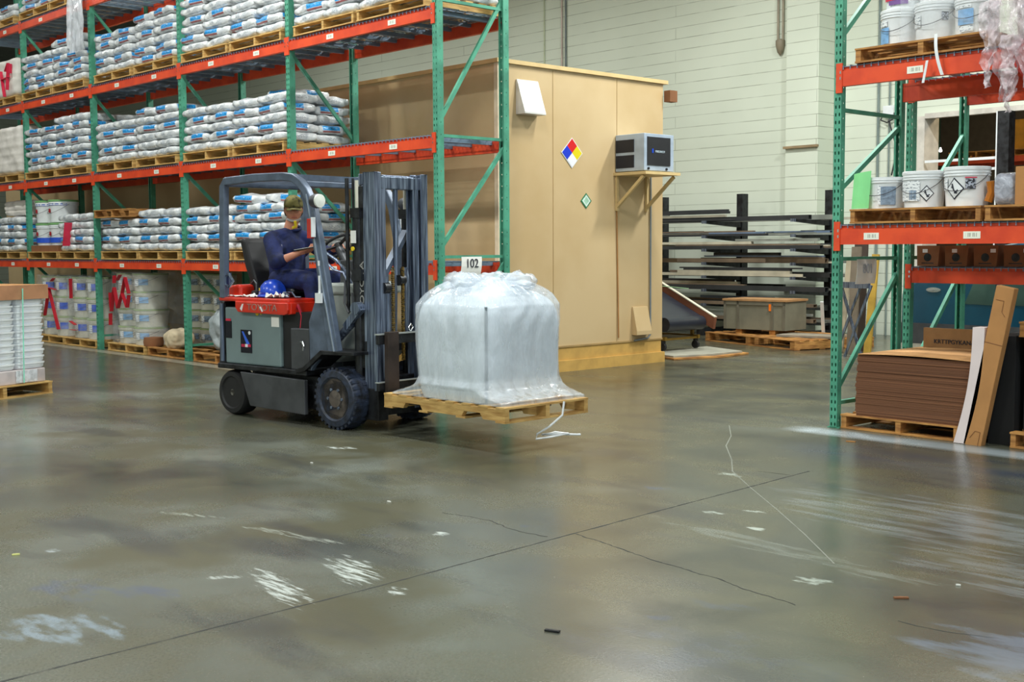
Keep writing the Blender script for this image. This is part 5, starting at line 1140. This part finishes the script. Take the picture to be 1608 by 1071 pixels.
# ------------------------------------------------------------------ teal vehicle beyond the racks
t = thing('teal_car', 'teal blue car parked in shade beyond the right racks', 'car', (-7.35, 13.2, 0))
m_teal = M('dark_teal_car_paint', (14, 74, 98), .2, .2, .1, 3, coat=.6)
body_p = [(-.2, .35), (.1, .32), (3.9, .32), (4.15, .5), (4.15, .85), (3.9, .95), (3.1, 1.02), (2.5, 1.45), (1.2, 1.50), (.2, 1.28), (-.2, .95)]
b = MB(); b.prism(body_p, 'y', 0, 1.7); b.build('car_body', m_teal, t, bevel=.08)
m_glass = M('pale_car_glass', (84, 112, 104), .08, .5, .2, 2)
for x0, x1, x2, x3 in ((.62, .98, .98, .74), (1.02, 1.5, 1.4, 1.02)):
    b = MB(); b.prism([(x0, .80), (x1, .79), (x2, 1.10), (x3, 1.08)], 'y', -.012, .0); b.build('side_window', m_glass, t)
b = MB(); b.box(-.2, 4.15, -.02, 0, .32, .56); b.build('side_sill', m_dgrey, t)
b = MB(); b.lathe([(.001, -.02), (.07, -.018), (.07, 0)], (.24, 0, .95), 'y', 20); b.v = [(.24+(x-.24)*1.3, y, .95+(z-.95)*.4) for x, y, z in b.v]; b.build('oval_badge', m_chrome, t)
for x in (1.9, 3.5):
    for y in (-.03, 1.53):
        b = MB(); b.lathe([(.001, 0), (.19, 0), (.21, .02), (.32, 0), (.33, .05), (.33, .17), (.3, .2), (.001, .2)], (x, y, .33), 'y', 28); b.build('car_wheel', m_black, t, True)
# ------------------------------------------------------------------ cantilever rack with steel stock
cr = thing('cantilever_rack', 'dark steel cantilever rack along the white block wall holding long stock', 'cantilever rack', (-12.8, 17.0, 0))
CX = [-16.3, -14.55, -12.80, -11.06]; AZ = [.28, .52, .76, .98, 1.20, 1.42, 1.64, 1.88]
for x in CX:
    b = MB(); b.box(x-.06+12.8, x+.06+12.8, .1, .26, 0, 2.36); b.build('column', m_dark, cr)
    b = MB(); b.box(x-.07+12.8, x+.07+12.8, -.95, .28, 0, .12); b.build('base_leg', m_dark, cr)
    for z in AZ:
        b = MB(); b.prism([(.1, z-.09), (.1, z), (-.85, z), (-.85, z-.03), (-.1, z-.08)], 'x', x-.04+12.8, x+.04+12.8); b.build('arm', m_dark, cr)
        b = MB(); b.box(x-.045+12.8, x+.045+12.8, -.87, -.85, z-.035, z+.012); b.build('arm_tip', m_steel, cr)
cols = [('grey', M('grey_stock', (128, 132, 124), .6, .1, .2, 3)), ('brown', M('brown_stock', (112, 96, 78), .7, 0, .2, 3)), ('charcoal', M('charcoal_stock', (48, 50, 52), .6, .1, .2, 3)), ('pale', M('pale_stock', (186, 180, 160), .6, 0, .15, 3)), ('blue grey', M('blue_grey_stock', (104, 122, 148), .5, .2, .15, 3))]
rnd = random.Random(11); kinds = ['flat bar', 'square tube', 'board', 'angle bar']
used = {}
for li, z in enumerate(AZ):
    slots = [(-.82+.14*i, .11) for i in range(6)]
    for si, (y, wd) in enumerate(slots):
        if rnd.random() < .06: continue
        a = rnd.choice([-16.9, -16.2, -15.2, -14.7, -14.0, -13.4]); e = rnd.choice([-12.2, -11.6, -10.9, -10.7, -10.6, -10.5])
        cn, cm = cols[rnd.choices(range(5), (4, 3, 4, 2, 1))[0]]; kd = rnd.choice(kinds); hh = {'flat bar': .02, 'square tube': .055, 'board': .032, 'angle bar': .045}[kd]*rnd.uniform(.9, 1.7); w_ = wd*rnd.uniform(.55, .95)
        b = MB(); tl = rnd.uniform(-.0, .0)
        if kd == 'angle bar': b.box(a, e, 17+y, 17+y+w_, z+.0, z+.008); b.box(a, e, 17+y, 17+y+.008, z, z+hh)
        elif kd == 'square tube':
            tk = .005; b.box(a, e, 17+y, 17+y+w_, z, z+tk); b.box(a, e, 17+y, 17+y+w_, z+hh-tk, z+hh); b.box(a, e, 17+y, 17+y+tk, z+tk, z+hh-tk); b.box(a, e, 17+y+w_-tk, 17+y+w_, z+tk, z+hh-tk)
        else: b.box(a, e, 17+y, 17+y+w_, z, z+hh)
        b.build('stock_bar', cm, None, label=f'long {cn} {kd}, {["front","second","third","fourth","fifth","rear"][si]} slot on the {ORD[li]} arms of the dark cantilever rack'.replace('bottom arms', 'lowest arms'), cat='steel stock', group='long stock on the cantilever rack')
        top = z+hh
        for q in range(3 if si < 2 else 1):
            if rnd.random() < .25: break
            cn2, cm2 = cols[rnd.choices(range(5), (3, 2, 4, 3, 1))[0]]; a2 = max(a, rnd.uniform(a-.2, a+2.2)); e2 = min(e-.05, a2+rnd.uniform(1.2, 4.5))
            if e2-a2 < .6: break
            h2 = rnd.uniform(.016, .05); b = MB(); b.box(a2, e2, 17+y+.006+.004*q, 17+y+w_-.006-.004*q, top+.001, top+h2)
            b.build('stock_bar', cm2, None, label=f'shorter {cn2} bar piled {["second","third","fourth"][q]} in {["front","second","third","fourth","fifth","rear"][si]} slot, {ORD[li]} arms of the cantilever rack'.replace('bottom arms', 'lowest arms'), cat='steel stock', group='long stock on the cantilever rack'); top += h2
# crate on the wide pallet
pallet(2.17, 1.45, .14, m_wood2, 'wide weathered pallet with orange stringers under the grey crate', (-12.0, 15.18, .002), R_(-17), nb=9, bb=4, st=.1)
t = thing('grey_crate', 'grey rectangular crate with brown top on blocks on the wide pallet', 'crate', (-11.63, 15.17, .142), R_(5))
m_crate = M('grey_green_crate', (118, 116, 100), .6, 0, .1, 4)
b = MB(); b.box(0, 1.06, 0, .62, .07, .50); b.build('crate_body', m_crate, t)
b = MB(); b.box(-.02, 1.08, -.02, .64, .50, .53); b.build('crate_lid', M('worn_wood_lid', (170, 128, 84), .7), t)
b = MB()
for x in (0, .23, .82, 1.02): b.box(x, x+.04, -.012, 0, .07, .50)
b.box(-.0, 1.06, -.012, 0, .44, .50); b.build('crate_batten', M('grey_batten', (104, 100, 86), .6), t)
for x in (.20, .78): b = MB(); b.box(x, x+.10, .02, .6, 0, .07); b.build('support_block', m_wood2, t)
b = MB(); b.box(.79, .825, -.02, -.012, .36, .46); b.build('orange_tag', M('bright_orange_tag', (240, 120, 30), .4), t)
b = MB(); b.box(0, .9, 0, .5, 0, .03); b.build('offcut_board', M('grey_offcut', (140, 132, 118), .7), None, loc=(-10.55, 15.0, .145), rot=(0, 0, R_(12)), label='grey flat board lying right of the grey crate on the wide pallet', cat='board')
b = MB(); b.bar((-10.62, 16.35, .02), (-10.50, 16.1, .62), .05, .02); b.build('leaning_batten', m_white, None, label='thin white batten leaning behind the wide pallet near the green post', cat='batten')
# conveyor
t = thing('belt_conveyor', 'inclined belt conveyor with brown side boards beside the tan storage room', 'conveyor', (-10.92, 13.0, .0), R_(0))
def inc(x): return .60-(x)*.46
b = MB(); b.prism([(-1.2, inc(-1.2)+.12), (.45, inc(.45)+.10), (.42, inc(.45)-.06), (-1.2, inc(-1.2)-.10)], 'y', .45, .50); b.build('side_board', M('reddish_brown_board', (120, 72, 50), .6), t)
b = MB(); b.prism([(-1.2, inc(-1.2)+.11), (.10, inc(.10)+.03), (.06, inc(.1)-.12), (-1.2, inc(-1.2)-.10)], 'y', -.40, -.35); b.build('side_board', M('orange_brown_board', (150, 92, 48), .6), t)
b = MB(); b.bar((-1.2, .475, inc(-1.2)+.125), (.45, .475, inc(.45)+.105), .06, .012); b.bar((-1.2, -.375, inc(-1.2)+.115), (.10, -.375, inc(.1)+.035), .06, .012); b.build('board_edging', M('pale_edging', (206, 200, 180), .5), t)
b = MB(); b.bar((-1.2, .05, inc(-1.2)-.02), (.2, .05, inc(.2)-.02), .82, .05); b.cyl((.22, -.34, inc(.2)-.09), (.22, .44, inc(.2)-.09), .095, n=24); b.build('rubber_belt', M('blue_black_belt', (34, 38, 48), .4), t, True)
b = MB()
for y in (-.3, .4):
    b.box(-.55, .22, y-.02, y+.02, .20, .25); b.bar((-.5, y, .24), (-.5, y, .75), .04, .04); b.bar((.1, y, .24), (.1, y, .46), .04, .04)
b.box(-.3, .2, -.28, .38, .2, .23); b.build('support_frame', M('yellow_black_frame', (120, 92, 24), .5), t)
for x in (-.45, .16):
    for y in (-.3, .4):
        b = MB(); b.cyl((x, y-.02, .115), (x, y+.02, .115), .055, n=18); b.box(x-.02, x+.02, y-.026, y+.026, .13, .20); b.build('caster', m_black, t)
b = MB(); b.tube([(-1.0, -.33, .98), (-.4, .1, .93), (.0, .44, .88)], .006, 5); b.build('green_cord', M('pale_green_cord', (120, 160, 110), .5), t, True)
for k, (z, dx, c, lb) in enumerate(((.004, 0, m_wood2, 'lower orange edged board under the conveyor casters'), (.028, .06, M('grey_board', (150, 148, 134), .7), 'upper grey board directly under the conveyor casters'))):
    b = MB(); b.prism([(-10.98+dx, 12.45), (-10.18-dx, 12.24+dx), (-9.95-dx*2, 12.9), (-10.02-dx, 13.62-dx), (-10.98+dx, 13.85)], 'z', z, z+.022); b.build('floor_board', c, None, label=lb, cat='board')
# clutter behind the right end frame
def lean(name, mat, x, y, h_, w_, lab, cat, tl=.05, th=.03):
    b = MB(); b.bar((x, y, .002), (x+tl, y+.15, h_), w_, th, (0, 1, 0)); b.build(name, mat, None, label=lab, cat=cat)
lean('leaning_board', M('yellow_brown_board', (186, 150, 60), .6), -8.75, 14.5, 1.35, .10, 'tall yellow board leaning behind the right end frame', 'board', .02)
lean('leaning_board', M('grey_brown_board', (120, 108, 92), .7), -9.05, 14.6, 1.45, .14, 'tall grey brown board leaning left of the yellow board', 'board', -.03)
lean('leaning_board', M('beige_board', (176, 164, 140), .7), -9.35, 14.8, 1.3, .08, 'narrow beige board leaning furthest left behind the end frame', 'board', .04)
lean('leaning_board', M('dark_board', (64, 52, 44), .7), -9.2, 15.0, 1.6, .2, 'wide dark board leaning behind the pale boards', 'board', -.05)
t = thing('metal_stand', 'grey metal folding stand behind the backwards number card', 'stand', (-8.85, 14.2, 0))
b = MB()
for x0, x1 in ((-.2, .15), (.2, -.15), (-.05, .3)): b.bar((x0, 0, .0), (x1, .05, .95), .03, .03)
b.bar((-.28, .03, .95), (.28, .03, .95), .06, .08); b.build('stand_frame', m_steel, t)
# ------------------------------------------------------------------ contents of the dim hall
m_dor = M('hall_red_beam', (190, 60, 30), .5)
t = thing('hall_rack', 'distant pallet rack with red beams in the dim hall beyond the opening', 'pallet rack', (-11.4, 21.2, 0))
for z in (1.5, 2.93, 4.4):
    b = MB(); b.box(0, 6, 0, .06, z, z+.10); b.build('beam', m_dor, t); b = MB(); b.box(0, 6, 1.0, 1.06, z, z+.10); b.build('beam', m_dor, t); b = MB(); b.box(0, 6, .06, 1.0, z+.08, z+.10); b.build('deck', m_dark, t)
for x in (-.1, 2.9, 6.0):
    for y in (0, 1.0): b = MB(); b.box(x, x+.1, y, y+.08, 0, 5.2); b.build('upright_post', M('dim_green', (40, 70, 56), .6), t)
for k, (x, z) in enumerate(((-11.2, 3.035), (-10.95+.95, 3.035), (-8.8, 3.035))):
    pallet(1.05, .9, .12, m_wood2, ['leftmost','middle','rightmost'][k]+' of three pallets on the red beam in the dim hall', (x, 21.22, z))
b = MB(); b.box(0, .5, 0, .6, 0, .52); b.build('yellow_carton', M('amber_carton', (190, 132, 40), .7), None, loc=(-10.30, 21.4, 3.158), label='amber yellow carton on the middle pallet in the dim hall', cat='carton')
b = MB(); b.box(0, .7, 0, .6, 0, .75); b.build('yellow_carton', M('amber_carton_b', (206, 146, 44), .7), None, loc=(-8.75, 21.4, 3.158), label='larger amber carton on the rightmost pallet in the dim hall', cat='carton')
b = MB(); b.cyl((-10.85, 19.2, 0), (-10.85, 19.2, 5.9), .03, n=8); b.build('pale_pipe', M('yellow_green_pipe', (210, 220, 120), .5), None, True, label='thin yellow green vertical pipe inside the hall opening', cat='pipe')
b = MB(); b.box(-8.68, -8.50, 17.9, 18.10, 0, 3.46); b.build('steel_column', m_dark, None, label='dark steel column in the wall opening beyond the right rack', cat='column')
b = MB(); b.box(-8.70, -8.68, 17.9, 18.10, 0, 3.46); b.build('column_edge', m_white, None, label='pale edge strip along the dark steel column in the opening', cat='strip')
for k, z in enumerate((2.60, 2.76)):
    b = MB(); b.box(-9.9, -8.70, 18.0, 18.04, z, z+.04); b.build('guard_rail', m_white, None, label=('lower','upper')[k]+' white rail across the wall opening left of the dark column', cat='rail')
for k, x in enumerate((-10.9, -9.2, -7.6)):
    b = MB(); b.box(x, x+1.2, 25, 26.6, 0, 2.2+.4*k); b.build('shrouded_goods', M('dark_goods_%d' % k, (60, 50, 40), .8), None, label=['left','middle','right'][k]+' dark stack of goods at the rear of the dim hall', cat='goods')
# small debris on the floor
for k, (x, y, a, L, c, lab) in enumerate([(-2.569, 4.551, .8, .06, m_carddk, 'short dark stick lying on the floor at right'), (-5.855, 2.169, 1.2, .035, M('yellow_scrap', (220, 220, 140), .6), 'small yellow scrap on the floor at far left'), (-3.25, 3.2, .4, .06, m_dark, 'thin dark splinter on the floor near the bottom edge'),
                                   (-4.95, 8.0, .3, .07, m_wood2, 'small wood chip on the floor in front of the right rack'), (-5.6, 4.2, .2, .025, m_paper, 'small white paper scrap on the middle of the floor'), (-7.0, 4.6, .4, .02, m_paper, 'tiny white scrap on the floor left of the load shadow'), (-2.5, 4.9, .4, .02, m_paper, 'tiny white scrap on the floor at far right')]):
    b = MB(); b.box(-L/2, L/2, -L*.14, L*.14, 0, .006); b.prism([(-L/2, 0), (L*.3, -L*.12), (L/2, 0), (0, L*.16)], 'z', .0, .007); b.build('floor_scrap', c, None, loc=(x, y, .001), rot=(0, 0, a), label=lab, cat='scrap')
